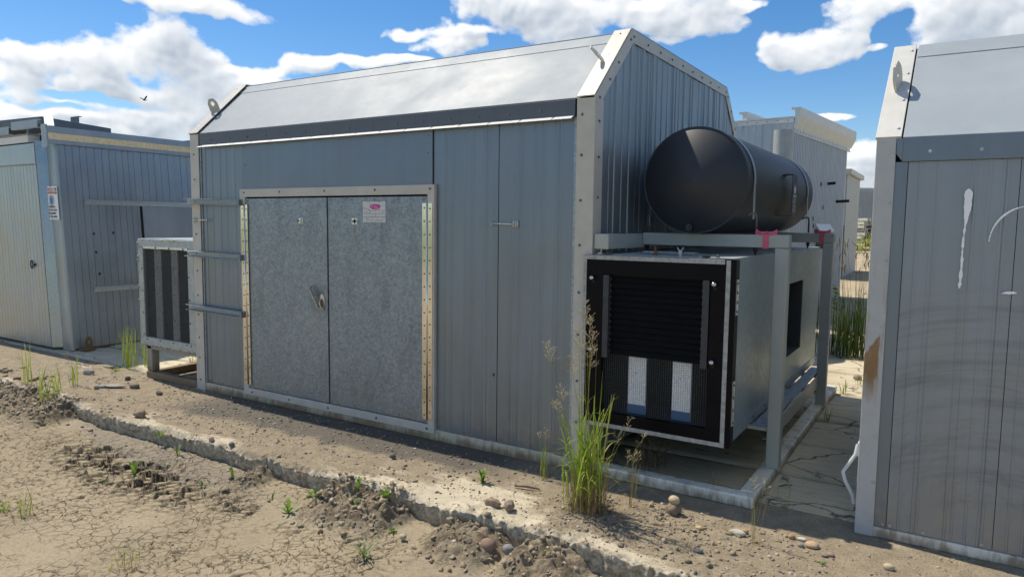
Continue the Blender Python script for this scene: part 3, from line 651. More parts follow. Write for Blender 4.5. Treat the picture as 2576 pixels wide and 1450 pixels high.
# corner angles (front and side leg in one part each)
def angle_post(name, x, y, sx_, sy_, w, z0, z1, mat, leg2=None):
    m = MB(); t = 0.008; w2 = leg2 or w
    m.ext([(x, y, z0), (x+sx_*w, y, z0), (x+sx_*w, y+sy_*t, z0), (x+sx_*t, y+sy_*t, z0), (x+sx_*t, y+sy_*w2, z0), (x, y+sy_*w2, z0)], (0, 0, z1-z0))
    return m.build(name, mat, en, bevel=0.003)
angle_post('corner_post', -L_-0.012, -0.014, 1, 1, 0.125, 0.0, K_, MT['cream'])
angle_post('corner_post', 0.012, -0.014, -1, 1, 0.125, 0.0, K_, MT['cream'])
angle_post('corner_post', 0.012, D_+0.014, -1, -1, 0.10, 0.0, K_, MT['cream'])
angle_post('corner_post', -L_-0.012, D_+0.014, 1, -1, 0.10, 0.0, K_, MT['cream'])
# roof: front slope, ridge cap, top, back slope
def slab_between(p, q, x0, x1, t, name, mat, bev=0.003):
    p = Vector((0, *p)); q = Vector((0, *q)); d = (q-p).normalized(); nrm = Vector((0, -d.z, d.y))
    if nrm.z < 0: nrm = -nrm
    m = MB(); pts = [p, q, q+nrm*t, p+nrm*t]
    m.ext([(x0, v.y, v.z) for v in pts], (x1-x0, 0, 0)); return m.build(name, mat, en, bevel=bev)
slab_between((0.006, K_), (A_+0.01, T_-0.02), -3.99, -0.09, 0.010, 'roof_sheet', MT['roof'])
slab_between((A_-0.075, T_-0.0865), (A_+0.006, T_-0.0095), -3.99, -0.09, 0.004, 'ridge_cap', MT['roof'])
slab_between((A_+0.012, T_-0.008), (D_-A_, T_-0.008), -3.99, -0.09, 0.012, 'roof_top', MT['roof'])
slab_between((D_-A_+0.01, T_-0.015), (D_+0.005, K_), -3.99, -0.09, 0.012, 'roof_sheet', MT['roof'])
# roof edge angles on both ends: top leg over the roof, side leg down the gable
def roof_angle(x, sgn, p, q, name='roof_edge_angle', wtop=0.125, wside=0.075, mat=None):
    mat = mat or MT['cream']; P = Vector((0, *p)); Q = Vector((0, *q)); d = (Q-P).normalized(); nrm = Vector((0, -d.z, d.y))
    if nrm.z < 0: nrm = -nrm
    m = MB()
    a = P+nrm*0.016; b_ = Q+nrm*0.016
    m.ext([(x, a.y, a.z), (x, b_.y, b_.z), (x, (b_-nrm*0.008).y, (b_-nrm*0.008).z), (x, (a-nrm*0.008).y, (a-nrm*0.008).z)], (-sgn*wtop, 0, 0))
    a2 = P-nrm*wside; b2 = Q-nrm*wside
    m.ext([(x, a.y, a.z), (x, b_.y, b_.z), (x, b2.y, b2.z), (x, a2.y, a2.z)], (-sgn*0.008, 0, 0))
    return m.build(name, mat, en, bevel=0.0025)
for x, s in ((0.014, 1), (-L_-0.014, -1)):
    roof_angle(x, s, (-0.014, K_), (A_, T_)); roof_angle(x-s*0.001, s, (A_, T_), (D_-A_, T_)); roof_angle(x, s, (D_-A_, T_), (D_+0.014, K_))
# eave flashing: band with shade put into its colour, then a lip bent out with notches
m = MB(); m.box(-3.965, -0.127, -0.010, 0.002, 2.272, K_-0.002); m.build('eave_flashing', ribmetal('shade_toned_eave_band', (0.12, 0.13, 0.15), metal=0.5, rough=0.45, streak=0.08), en, bevel=0.002)
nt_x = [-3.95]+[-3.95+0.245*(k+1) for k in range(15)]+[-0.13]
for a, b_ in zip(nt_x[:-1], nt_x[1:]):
    m = MB(); m.ext([(a+0.007, -0.010, 2.276), (b_-0.007, -0.010, 2.276), (b_-0.002, -0.055, 2.253), (a+0.002, -0.055, 2.253)], (0, 0, 0.0025)); m.build('flashing_tab', MT['white_trim'], en)  # tabs paler than the band: sunlight put into their colour
rivets(en, [(-3.78+0.243*k, -0.0105, 2.318) for k in range(15)], (0, -1, 0))
# gable sheets, right end
def gz(y, off=0.05):
    if y < A_: return K_+(T_-K_)*(y/A_)-off
    if y > D_-A_: return K_+(T_-K_)*((D_-y)/A_)-off
    return T_-off
gp = [0.075, 0.72, 1.36, 2.0, 2.64, D_-0.075]
for i, (a, b_) in enumerate(zip(gp[:-1], gp[1:])):
    w = b_-a-0.003; pr = [(0, 0)]
    r = random.Random(i+3); s = 0.03
    while s < w-0.05:
        rw = r.choice([0.012, 0.03, 0.03, 0.05]); dd_ = r.choice([0.004, 0.007, 0.007, -0.005]); pr += [(s, 0), (s+0.006, dd_), (s+0.006+rw, dd_), (s+0.012+rw, 0)]; s += rw+r.choice([0.03, 0.05, 0.085, 0.11])
    pr = [p for p in pr if p[0] < w-0.01]
    if pr[-1][1] != 0: pr.append((w-0.006, 0))
    for kn in (A_, D_-A_):
        s_ = kn-a
        if 0 < s_ < w:
            pr2 = []
            for q0, q1 in zip(pr, pr[1:]+[(w, 0)]):
                pr2.append(q0)
                if q0[0] < s_ < q1[0]: pr2.append((s_, q0[1]+(q1[1]-q0[1])*(s_-q0[0])/(q1[0]-q0[0])))
            pr = pr2
    pr.append((w, 0))
    rib_sheet('gable_panel', MT['gable'], en, (0, a, 0), (0, 1, 0), w, 0.08, (lambda s, a=a: gz(a+s)), (1, 0, 0), pr, base_off=0.002)
m = MB(); m.box(-L_-0.002, -L_+0.03, 0.08, D_-0.08, 0.08, K_-0.05); m.build('end_wall', MT['gable'], en)
rivets(en, [(0.0145, 0.045, z) for z in (2.24, 2.02, 1.77, 0.55, 0.2)] , (1, 0, 0))
rivets(en, [(-0.075, -0.0145, z) for z in (2.28, 2.03, 1.75, 1.47, 1.17, 0.9, 0.6, 0.33)], (0, -1, 0))
rivets(en, [(-4.045, -0.0145, z) for z in (2.20, 1.97, 1.47, 1.30, 1.13, 0.9, 0.72, 0.5, 0.31, 0.10)], (0, -1, 0))
rivets(en, [(-4.055, A_*t, K_+(T_-K_)*t+0.018) for t in (0.08, 0.33, 0.62, 0.9)], (0, -0.7, 0.72))
rivets(en, [(-0.05, A_*t-0.01, K_+(T_-K_)*t+0.010) for t in (0.07, 0.32, 0.60, 0.93)], (0, -0.7, 0.72))
rivets(en, [(0.0145, y, z) for y, z in ((0.045, 2.385), (0.19, 2.52), (0.32, 2.65), (0.51, 2.835))], (1, 0, 0))
rivets(en, [(0.0145, y, T_-0.035) for y in np.linspace(0.57, D_-A_-0.03, 10)], (1, 0, 0))
rivets(en, [(0.0145, y, z) for y, z in ((2.90, 2.83), (3.04, 2.71), (3.2, 2.56), (3.30, 2.45))], (1, 0, 0))
# panel screws
rivets(en, [(x, FY-0.003, 0.105) for x in (-3.93, -3.90, -3.72, -3.5, -1.2, -0.98, -0.73, -0.66, -0.42, -0.14)], (0, -1, 0), RVS)
rivets(en, [(-3.34, FY-0.0125, 2.235), (-3.33, FY-0.0125, 2.08), (-1.295, FY-0.0125, 2.22), (-1.30, FY-0.0125, 2.10)], (0, -1, 0), RVS)
m = MB(); m.box(-0.735, -0.722, FY-0.002, FY+0.002, 0.545, 0.565); m.build('screw_hole', MT['dark'], en)
# door frame (four mitred pieces)
x0, x1, z0, z1 = -3.392, -1.232, 0.055, 1.872; ix0, ix1, iz0, iz1 = -3.325, -1.294, 0.118, 1.803
yf, yb = -0.026, 0.006
for pts in ([(x0, z1), (x1, z1), (ix1, iz1), (ix0, iz1)], [(x0, z0), (x1, z0), (ix1, iz0), (ix0, iz0)], [(x0, z0), (x0, z1), (ix0, iz1), (ix0, iz0)], [(x1, z0), (x1, z1), (ix1, iz1), (ix1, iz0)]):
    m = MB(); m.ext([(x, yf, z) for x, z in pts], (0, yb-yf, 0)); m.build('door_frame', MT['cream'], en, bevel=0.003)
rivets(en, [(x, yf, 1.842) for x in (-3.33, -2.87, -2.34, -1.80, -1.27)] + [(x, yf, 0.085) for x in (-3.28, -2.8, -2.33, -1.80, -1.30)], (0, -1, 0))
# doors
for i, (a, b_) in enumerate(((-3.319, -2.322), (-2.309, -1.30))):
    dm = MB(); dm.box(a, b_, -0.020, 0.0, 0.124, 1.790)
    if i == 0: dm.box(b_-0.035, b_+0.004, -0.026, -0.0205, 0.126, 1.788)
    dr = dm.build('door', MT['door'], en, bevel=0.004)
    dr['label'] = 'left door leaf with the slanting handle' if i == 0 else 'right door leaf with the paper notice'
    rivets(dr, [(a+0.03+(b_-a-0.06)*t, -0.0205, z) for z in (0.15, 1.77) for t in (0, 0.25, 0.5, 0.75, 1)], (0, -1, 0), RVS)
    # hinge: two leaves and knuckle
    hx0, hx1 = ((-3.372, -3.285) if i == 0 else (-1.338, -1.246)); zc0, zc1 = (0.152, 1.74)
    hm = MB(); mid = (hx0+hx1)/2+(0.004 if i == 0 else 0.0)
    hm.box(hx0, mid-0.005, -0.0305, -0.0265, zc0, zc1); hm.box(mid+0.005, hx1, -0.0305, -0.0265, zc0, zc1)
    hg = hm.build('hinge', MT['stainless'], en)
    km = MB(); km.tube([(mid, -0.031, zc0), (mid, -0.031, zc1)], 0.0065, 8); km.build('hinge_pin', MT['stainless'], hg, smooth=True)
    n_ = 17
    rivets(hg, [((hx0+mid-0.005)/2, -0.031, zc0+0.035+(zc1-zc0-0.07)*k/(n_-1)) for k in range(n_)] + [((hx1+mid+0.005)/2, -0.031, zc0+0.06+(zc1-zc0-0.10)*k/(n_-1)) for k in range(n_)], (0, -1, 0), RVS)
    if i == 0:
        # recess plate and slanting lever handle
        pl = MB(); n = 20
        pl.ext([(-2.385+0.030*math.cos(2*math.pi*k/n), -0.0215, 0.955+0.058*math.sin(2*math.pi*k/n)) for k in range(n)], (0, -0.004, 0)); rc = pl.build('handle_recess', MT['zinc'], dr)
        pl = MB(); pl.ext([(-2.383+0.021*math.cos(2*math.pi*k/n), -0.0255, 0.940+0.036*math.sin(2*math.pi*k/n)) for k in range(n)], (0, -0.001, 0)); pl.build('handle_socket', MT['rust'], dr)
        h = MB(); A1 = Vector((-2.497, -0.055, 1.062)); B1 = Vector((-2.395, -0.055, 0.898)); 
        h.bar(A1, B1, 0.020, 0.013, (0, -1, 0)); h.bar(B1+Vector((-0.004, 0, 0.002)), B1+Vector((0.036, 0.03, -0.004)), 0.018, 0.013, (0, -1, 0)); h.bar(A1, A1+Vector((0.012, 0.018, 0.024)), 0.020, 0.012, (0, -1, 0))
        h.tube([(-2.42, -0.026, 0.99), (-2.44, -0.05, 0.985)], 0.006, 8)
        h.build('handle', plain('worn_cast_handle', (0.34, 0.34, 0.31), 0.4, metal=0.6, var=0.2, scale=40), dr, bevel=0.004)
        ca = MB(); ca.box(-2.645, -2.592, -0.024, -0.020, 1.578, 1.628); ca.box(-2.633, -2.607, -0.038, -0.024, 1.582, 1.624); ca.build('latch_keeper', MT['zinc'], dr, bevel=0.002)
        sl = MB(); sl.box(-2.640, -2.622, -0.0395, -0.038, 1.597, 1.608); sl.build('keeper_slot', MT['dark'], dr)
    else:
        ca = MB(); ca.box(-2.045, -1.985, -0.025, -0.020, 1.578, 1.630); ca.build('latch_keeper', MT['zinc'], dr, bevel=0.002)
        sl = disc(-2.013, 1.604, 0.0095, 0.019, -0.025, -0.026, 16); sl.box(-2.038, -1.99, -0.0262, -0.025, 1.5985, 1.6095); sl.build('keeper_slot', MT['dark'], dr)
        pp = MB(); pp.box(-1.928, -1.697, -0.0222, -0.0202, 1.597, 1.754); pa = pp.build('paper_notice', MT['paper'], dr)
        def N_(u, v): return (-1.928+0.231*u, 1.597+0.157*(1-v))
        def line(pts, w):
            mm = MB()
            for p, q in zip(pts[:-1], pts[1:]):
                a_ = N_(*p); b2 = N_(*q); mm.bar((a_[0], -0.0226, a_[1]), (b2[0], -0.0226, b2[1]), w, 0.0006, (0, -1, 0))
            return mm
        cm = MB()
        for pts, w in (([(0, .28), (.12, .33), (.25, .37), (.33, .45), (.42, .43), (.7, .41), (1, .43)], .0022), ([(0, .56), (.4, .58), (.8, .60), (.87, .55), (.9, .44)], .0022), ([(.88, .55), (1, .62)], .002),
                       ([(0, .75), (.25, .755), (.4, .73), (1, .73)], .0026), ([(.58, .60), (.575, .73)], .002), ([(.18, .76), (.19, .88), (.155, 1)], .002), ([(.45, .74), (.44, .88), (.39, .93), (.38, 1)], .002), ([(.53, 1), (.55, .94), (.62, .91), (.84, .90), (.84, 1)], .0022),
                       ([(.31, 0), (.325, .12), (.36, .17)], .0018), ([(.74, 0), (.755, .16), (.78, .2), (1, .175)], .0016), ([(.03, .42), (.11, .33)], .0014), ([(.66, .75), (.655, .9)], .0012), ([(.36, .86), (.30, .88), (.2, .83)], .0012), ([(.93, .8), (.84, .88)], .0012), ([(.14, .56), (.17, .47), (.27, .38)], .0009), ([(.3, .56), (.31, .48), (.34, .45)], .0009), ([(.56, .42), (.56, .57)], .0008), ([(.74, .42), (.73, .55)], .0009)):
            lm = line(pts, w); cm.add(lm.v, lm.f)
        cm.build('notice_cracks', MT['crack'], dr)['kind'] = 'stuff'
        ex, ez = N_(.55, .245); lo = disc(ex, ez, .054, .0205, -0.0232, -0.0222, 28); lo.build('notice_logo', MT['magenta'], dr)
        text_part('M', 'notice_lettering', MT['pale_pink'], dr, (ex-.028, -0.0236, ez-.002), 0.030, width_scale=0.8)
        text_part('ladon', 'notice_lettering', MT['pale_pink'], dr, (ex+.012, -0.0236, ez-.010), 0.014, width_scale=1.1, bold=0.0004)
        lm = MB(); lm.box(ex-.012, ex+.018, -.0237, -.0233, ez+.001, ez+.005); lm.box(ex-.012, ex+.045, -.0237, -.0233, ez-.0035, ez-.0022); lm.build('notice_lettering', MT['pale_pink'], dr)
# sliding bracket rails at the left of the doors
for (za, zb) in ((1.775, 1.757), (1.292, 1.276), (0.787, 0.773)):
    m = MB(); xa, xb = -4.165, -3.352
    for (p, q, w, h) in (((xa, -0.040, za+0.022), (xb, -0.040, zb+0.022), 0.052, 0.004), ((xa, -0.040, za-0.026), (xb, -0.040, zb-0.026), 0.052, 0.004), ((xa, -0.0155, za), (xb, -0.0155, zb), 0.004, 0.050)):
        m.bar(p, q, w, h)
    rl = m.build('bracket_rail', MT['rail_steel'] if 'rail_steel' in MT else MT['fascia'], en, bevel=0.001)
    m = MB(); m.box(xb-0.03, xb, -0.065, -0.014, zb-0.028, zb+0.024); m.build('rail_stop', MT['header'], rl)
    rivets(rl, [(-4.05, -0.018, za), (-3.70, -0.018, (za+zb)/2), (-3.45, -0.018, zb)], (0, -1, 0), RVB)
# hook latches: right of doors and on left post
def hook_latch(px, pz, flip, y):
    m = MB(); s = -1 if flip else 1
    m.box(px-0.021, px+0.021, y-0.006, y, pz-0.022, pz+0.022); lp = m.build('latch_plate', MT['zinc'], en, bevel=0.002)
    m = MB(); m.tube([(px-0.012, y-0.010, pz-0.024), (px-0.012, y-0.010, pz+0.024)], 0.006, 8); m.tube([(px+0.006, y-0.010, pz-0.02), (px+0.006, y-0.010, pz+0.02)], 0.004, 8); m.build('latch_barrel', MT['zinc'], lp, smooth=True)
    m = MB(); ex = px-s*0.185
    m.tube([(px, y-0.013, pz-0.002), (px-s*0.10, y-0.020, pz), (ex, y-0.018, pz+0.001)], 0.0058, 8); m.tube([(ex, y-0.018, pz-0.016), (ex-s*0.003, y-0.018, pz+0.018)], 0.0045, 8); m.build('latch_hook', MT['zinc'], lp, smooth=True)
    rivets(lp, [(px+a, y-0.0065, pz+b_) for a in (-0.016, 0.016) for b_ in (-0.014, 0.014)], (0, -1, 0), RVP)
hook_latch(-0.560, 1.598, False, FY-0.004); hook_latch(-4.045, 1.600, True, -0.0145)
# lifting lugs: plates with a hole, on the roof edge angles
def lug_mesh(w=0.10, h=0.115, hole=0.022, n=20, t=0.012):
    """plate in the local u-v plane, thickness along n"""
    out = [(-w/2, 0), (w/2, 0), (w/2, h*0.62), (w*0.22, h), (-w*0.22, h), (-w/2, h*0.62)]
    c = (0, h*0.60)
    ring = [(c[0]+hole*math.cos(2*math.pi*k/n), c[1]+hole*math.sin(2*math.pi*k/n)) for k in range(n)]
    def onpoly(a):
        dx, dy = math.cos(a), math.sin(a); best = None
        for i in range(len(out)):
            p, q = out[i], out[(i+1) % len(out)]; ex_, ey2 = q[0]-p[0], q[1]-p[1]; det = dx*(-ey2)+ex_*dy
            if abs(det) < 1e-9: continue
            t_ = ((p[0]-c[0])*(-ey2)+ex_*(p[1]-c[1]))/det; s_ = (dx*(p[1]-c[1])-dy*(p[0]-c[0]))/det
            if t_ > 0 and -1e-6 <= s_ <= 1+1e-6 and (best is None or t_ < best): best = t_
        return (c[0]+dx*best, c[1]+dy*best)
    outer = [onpoly(2*math.pi*k/n) for k in range(n)]
    vs = []; fs = []
    for s in (-t/2, t/2): vs += [(a, b_, s) for a, b_ in ring]+[(a, b_, s) for a, b_ in outer]
    for k in range(n):
        j = (k+1) % n
        fs += [(k, j, n+j, n+k)[::-1], (2*n+k, 2*n+j, 3*n+j, 3*n+k), (k, 2*n+k, 2*n+j, j)[::-1], (n+k, n+j, 3*n+j, 3*n+k)[::-1]]
    return vs, fs
def add_lug(parent, base, u, v, mat, **k):
    vs, fs = lug_mesh(**k); u = Vector(u).normalized(); v = Vector(v).normalized(); w = u.cross(v); m = MB()
    m.add([Vector(base)+u*a+v*b_+w*c for a, b_, c in vs], fs); return m.build('lifting_lug', mat, parent, bevel=0.0015)
sl_n = Vector((0, -(T_-K_), A_)).normalized(); sl_d = Vector((0, A_, T_-K_)).normalized()
add_lug(en, Vector((-4.045, 0.235, K_+(T_-K_)*0.235/A_))+sl_n*0.014, (0.75, 0.25, 0.1), (0.05, -0.45, 0.9), MT['grey_paint'], w=0.10, h=0.125, hole=0.021)
add_lug(en, Vector((-0.06, 0.265, K_+(T_-K_)*0.265/A_))+sl_n*0.014, (-0.50, 0.62, 0.60), (-0.50, -0.42, 0.62), MT['cream'], w=0.08, h=0.13, hole=0.019)

# skid and platform welded to it
m = MB(); m.box(0.014, 1.045, -0.008, 0.085, 0.0, 0.068); m.build('skid_rail', MT['rail_paint'], en, bevel=0.008)
m = MB(); m.box(0.950, 1.046, 0.087, 3.37, 0.0, 0.069); m.build('skid_rail', MT['rail_paint'], en, bevel=0.008)
m = MB(); m.box(0.014, 0.948, 3.27, 3.368, 0.0, 0.067); m.build('skid_rail', MT['rail_paint'], en, bevel=0.008)
m = MB(); m.box(-4.96, -4.11, -0.006, 0.075, 0.0, 0.070); m.build('skid_rail', MT['rust_paint'], en, bevel=0.008)
m = MB(); m.box(-4.96, -4.88, 0.077, 2.4, 0.0, 0.070); m.build('skid_rail', MT['rust_paint'], en, bevel=0.008)
for y in (0.0, 1.5):
    m = MB(); m.box(-4.955, -4.865, y+0.002, y+0.085, 0.070, 0.345); m.build('skid_leg', MT['rust_paint'], en, bevel=0.01)
m = MB(); m.box(-4.955, -4.10, 0.002, 0.07, 0.30, 0.3345) ; m.build('intake_bearer', MT['rust_paint'], en, bevel=0.004)
for y in (0.562, 2.462):
    m = MB(); m.box(0.987, 1.067, y, y+0.08, 0.069, 1.4655); m.build('platform_post', MT['grey_paint'], en, bevel=0.006)
    m = MB(); m.box(0.117, 1.069, y-0.002, y+0.080, 1.467, 1.549); m.build('platform_beam', MT['grey_paint'], en, bevel=0.006)
m = MB(); m.box(0.016, 0.115, 0.0, 2.56, 1.447, 1.543); m.build('platform_beam', MT['grey_paint'], en, bevel=0.006)
# bearer channel between the posts that carries the radiator housing
m = MB(); m.box(0.90, 0.985, 0.50, 2.75, 0.33, 0.338); m.box(1.0, 1.008, 0.645, 2.46, 0.225, 0.335); m.box(0.945, 0.999, 0.645, 2.46, 0.225, 0.233)
m.build('bearer_channel', MT['grey_paint'], en, bevel=0.002)
m = MB(); m.box(0.90, 0.984, 0.50, 2.75, 0.3385, 0.3425); m.box(0.885, 0.889, 0.50, 2.75, 0.343, 0.40); ba = m.build('bearer_angle', MT['strip'], en, bevel=0.001)
rivets(ba, [(0.932, y, 0.343) for y in (0.55, 1.0, 1.35, 1.7, 2.05, 2.4)], (0, 0, 1), RVB)
rivets(ba, [(0.8895, y, 0.375) for y in (0.60, 0.95, 1.3, 1.65, 2.0, 2.35)], (1, 0, 0), RV)
for y in (0.602, 2.502):
    m = MB(); m.box(0.80, 1.0, y-0.03, y+0.03, 0.30, 0.3295); m.build('bearer_bracket', MT['grey_paint'], en, bevel=0.004)

# ================================================================== radiator housing
ra = thing('radiator_housing', 'galvanised radiator housing with black louvred front and side window under the drum', 'radiator housing', (0.43, 1.5, 0.30))
RX0, RX1, RZ0, RZ1, RY1 = 0.02, 0.882, 0.335, 1.412, 3.02
FYF = -0.03
# box sides, with a window opening on the right
wy0, wy1, wz0, wz1 = 1.655, 2.24, 0.595, 1.165
m = MB(); t = 0.004; X = RX1
m.box(X-t, X, 0.012, wy0, RZ0, RZ1); m.box(X-t, X, wy1, RY1, RZ0, RZ1); m.box(X-t, X, wy0, wy1, RZ0, wz0); m.box(X-t, X, wy0, wy1, wz1, RZ1)
m.build('side_panel', MT['duct'], ra)
m = MB(); m.box(X, X+0.0035, 0.06, RY1, RZ1-0.075, RZ1+0.001); m.box(X, X+0.003, 0.06, RY1, RZ0-0.001, RZ0+0.07); m.build('side_seam', MT['duct'], ra, bevel=0.001)
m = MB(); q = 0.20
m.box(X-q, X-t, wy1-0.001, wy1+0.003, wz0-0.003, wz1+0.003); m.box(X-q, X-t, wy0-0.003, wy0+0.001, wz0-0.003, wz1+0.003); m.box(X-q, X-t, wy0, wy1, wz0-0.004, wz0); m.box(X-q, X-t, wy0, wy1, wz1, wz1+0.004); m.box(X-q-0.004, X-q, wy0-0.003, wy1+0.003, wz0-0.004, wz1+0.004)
m.build('window_recess', plain('shade_toned_duct_lining', (0.05, 0.055, 0.06), 0.6), ra)  # duct lining darkened, recess shade put into its colour
m = MB(); m.box(X-q, X-q+0.003, wy0+0.002, wy1-0.1, wz0+0.002, wz1-0.002); m.build('window_screen', MT['dark'], ra)
m = MB(); m.box(RX0, RX1, 0.012, RY1, RZ1+0.001, RZ1+0.006); m.build('top_panel', MT['duct_top'], ra)
m = MB(); m.box(RX0, RX1-0.005, 0.012, RY1, RZ0, RZ0+0.004); m.build('bottom_panel', MT['duct'], ra)
m = MB(); m.box(RX0, RX0+0.004, 0.012, RY1, RZ0+0.005, RZ1); m.box(RX0+0.005, RX1-0.005, RY1-0.004, RY1, RZ0+0.005, RZ1); m.build('rear_panel', MT['duct'], ra)
# front door frame in black with opening
ox0, ox1, oz0, oz1 = 0.098, 0.768, 0.430, 1.297
fx0, fx1, fz0, fz1 = -0.035, 0.905, 0.335, 1.412
m = MB()
for (a, b_, c, d) in ((fx0, fx1, oz1, fz1), (fx0, fx1, fz0, oz0), (fx0, ox0, oz0, oz1), (ox1, fx1, oz0, oz1)): m.box(a, b_, FYF, 0.010, c, d)
m.build('front_frame', MT['black_paint'], ra)
# worn silver trim strips around the face
for nm, bx_ in (('t', (fx0, 0.845, FYF-0.004, FYF-0.0003, fz1-0.027, fz1)), ('b', (fx0, 0.874, FYF-0.004, FYF-0.0003, fz0, fz0+0.026)), ('l', (fx0, fx0+0.022, FYF-0.0037, FYF-0.0003, fz0+0.027, fz1-0.028)), ('r', (0.853, 0.878, FYF-0.0045, FYF-0.0003, fz0+0.001, fz1-0.004))):
    m = MB(); m.box(*bx_); m.build('trim_strip', MT['trim_tape'], ra, bevel=0.0015)
rivets(ra, [(x, FYF-0.0045, fz1-0.013) for x in (-0.02, 0.165, 0.39, 0.625)] + [(x, FYF-0.0045, fz0+0.013) for x in (0.12, 0.33, 0.54, 0.72)] + [(0.866, FYF-0.005, z) for z in (1.385, 1.14, 0.87, 0.61, 0.36)] + [(fx0+0.011, FYF-0.0042, z) for z in (1.17, 0.93, 0.6)], (0, -1, 0), RVP)
m = MB(); m.box(fx0+0.002, fx1, 0.0105, 0.055, fz0+0.002, fz1-0.001) if False else m.box(0.884, fx1+0.002, -0.028, 0.05, fz0+0.004, fz1-0.002); m.build('frame_return', MT['black_paint'], ra, bevel=0.002)
# louvre blades: each blade a part
nb = 13
for k in range(nb):
    z = 1.283 - k*0.0375
    m = MB(); m.ext([(0.150, 0.000, z), (0.150, -0.010, z-0.031), (0.150, -0.006, z-0.033), (0.150, 0.005, z-0.001)], (0.565, 0, 0)); m.build('louvre_blade', MT['grille'], ra)
m = MB(); m.box(0.12, 0.75, 0.015, 0.02, 0.792, 1.295); m.build('louvre_backing', MT['dark'], ra)
for (a, b_) in ((0.102, 0.140), (0.724, 0.762)):
    m = MB(); m.box(a, b_, -0.036, -0.004, 0.778, 1.292); m.build('louvre_bracket', MT['charcoal'], ra, bevel=0.002)
lt = MB()
for k in range(nb):
    z = 1.27-k*0.0375
    lt.box(0.1405, 0.1495, -0.016, -0.010, z-0.006, z); lt.box(0.7155, 0.7235, -0.016, -0.010, z-0.006, z)
lt.build('louvre_pins', MT['bolt'], ra)
# white strips and mesh in the lower opening, dark duct behind
m = MB(); m.box(0.05, 0.82, 0.34, 0.345, 0.36, 1.33); m.box(0.05, 0.054, 0.02, 0.34, 0.36, 1.33); m.build('inner_duct', MT['dark'], ra)
m = MB(); m.box(0.06, 0.82, 0.012, 0.33, 0.40, 0.432); m.build('duct_floor', MT['charcoal'], ra)
for a in (0.258, 0.541):
    m = MB(); m.box(a, a+0.114, 0.03, 0.05, 0.435, 0.80); st = m.build('baffle_strip', MT['white_box'], ra, bevel=0.002)
    m = MB(); m.box(a-0.0005, a+0.1145, 0.028, 0.0295, 0.436, 0.492); m.build('strip_foot', MT['blue_strip'], st)
    rivets(st, [(a+0.05, 0.0295, 0.69)], (0, -1, 0), RVP)
def mesh_screen(x0, x1, z0, z1, y, step, r, name, mat, parent):
    m = MB(); nx = int((x1-x0)/step); nz = int((z1-z0)/step)
    for k in range(nx+1):
        x = x0+(x1-x0)*k/nx; m.box(x-r, x+r, y-r, y+r, z0, z1)
    for k in range(nz+1):
        z = z0+(z1-z0)*k/nz; m.box(x0, x1, y-r*2.2, y-r*1.05, z-r, z+r)
    o = m.build(name, mat, parent); o['kind'] = 'stuff'; return o
mesh_screen(0.100, 0.766, 0.434, 0.83, 0.004, 0.0135, 0.00055, 'wire_mesh', MT['wire'], ra)
# round knobs with keyhole slots
for (x, z) in ((0.034, 1.272), (0.793, 1.272), (0.036, 0.826), (0.795, 0.826)):
    m = MB(); n = 14
    pr = [(0.0, -0.042), (0.008, -0.040), (0.0145, -0.032), (0.016, -0.022), (0.013, -0.010), (0.008, 0.0)]
    vs = []; fs = []
    for r_, dy in pr: vs += [(x+max(r_, .0003)*math.cos(2*math.pi*k/n), FYF+dy, z+max(r_, .0003)*math.sin(2*math.pi*k/n)) for k in range(n)]
    for i in range(len(pr)-1): fs += [(i*n+k, (i+1)*n+k, (i+1)*n+(k+1) % n, i*n+(k+1) % n) for k in range(n)]
    m.add(vs, fs); m.build('knob', MT['stainless'], ra, smooth=True)
    m = disc(x, z-0.024, 0.009, 0.013, FYF-0.0005, FYF-0.0015, 14); m.build('keyhole', MT['dark'], ra)
# side hinges
for (za, zb) in ((0.46, 0.72), (1.10, 1.30)):
    m = MB(); m.box(0.908, 0.911, -0.012, 0.018, za, zb); m.box(0.886, 0.889, 0.052, 0.085, za, zb); m.tube([(0.909, 0.02, za), (0.909, 0.02, zb)], 0.005, 8)
    hg = m.build('side_hinge', MT['zinc'], ra)
    rivets(hg, [(0.889, 0.068, z) for z in np.linspace(za+0.02, zb-0.02, 4)]+[(0.9115, 0.0, z) for z in np.linspace(za+0.02, zb-0.02, 4)], (1, 0, 0), RV)
# fittings on the top
def bolt_on_top(x, y, mat, r=0.010, h=0.035, name='top_bolt'):
    m = MB(); m.tube([(x, y, RZ1+0.006), (x, y, RZ1+0.012)], r*1.5, 12); m.tube([(x, y, RZ1+0.012), (x, y, RZ1+0.012+h*0.5)], r, 6); m.tube([(x, y, RZ1+0.012+h*0.5), (x, y, RZ1+0.012+h)], r*0.45, 8); m.build(name, mat, ra)
bolt_on_top(0.40, 0.06, MT['rust'], 0.011, 0.05); 
m = MB(); m.box(0.28, 0.62, 0.14, 0.20, RZ1+0.022, RZ1+0.027); m.build('top_strap', MT['strip'], ra)
m = MB(); m.tube([(0.535, 0.12, RZ1+0.006), (0.535, 0.12, RZ1+0.04)], 0.012, 8)
for s in (-1, 1): m.bar((0.535+s*0.004, 0.12, RZ1+0.035), (0.535+s*0.020, 0.12, RZ1+0.058), 0.004, 0.014, (0, 1, 0))
m.build('wing_nut', MT['bolt_bright'], ra)
for x, y in ((0.11, 0.02), (0.72, 0.02)):
    m = MB(); m.tube([(x, y, RZ1+0.006), (x, y, RZ1+0.020)], 0.024, 14); m.build('top_plug', MT['charcoal'], ra)
m = MB(); m.box(0.045, 0.075, 0.0, 0.03, RZ1+0.006, RZ1+0.014); m.tube([(0.06, 0.01, RZ1+0.012), (0.07, 0.01, RZ1+0.045), (0.10, 0.015, RZ1+0.035)], 0.006, 8); m.build('top_clamp', MT['bolt_bright'], ra)
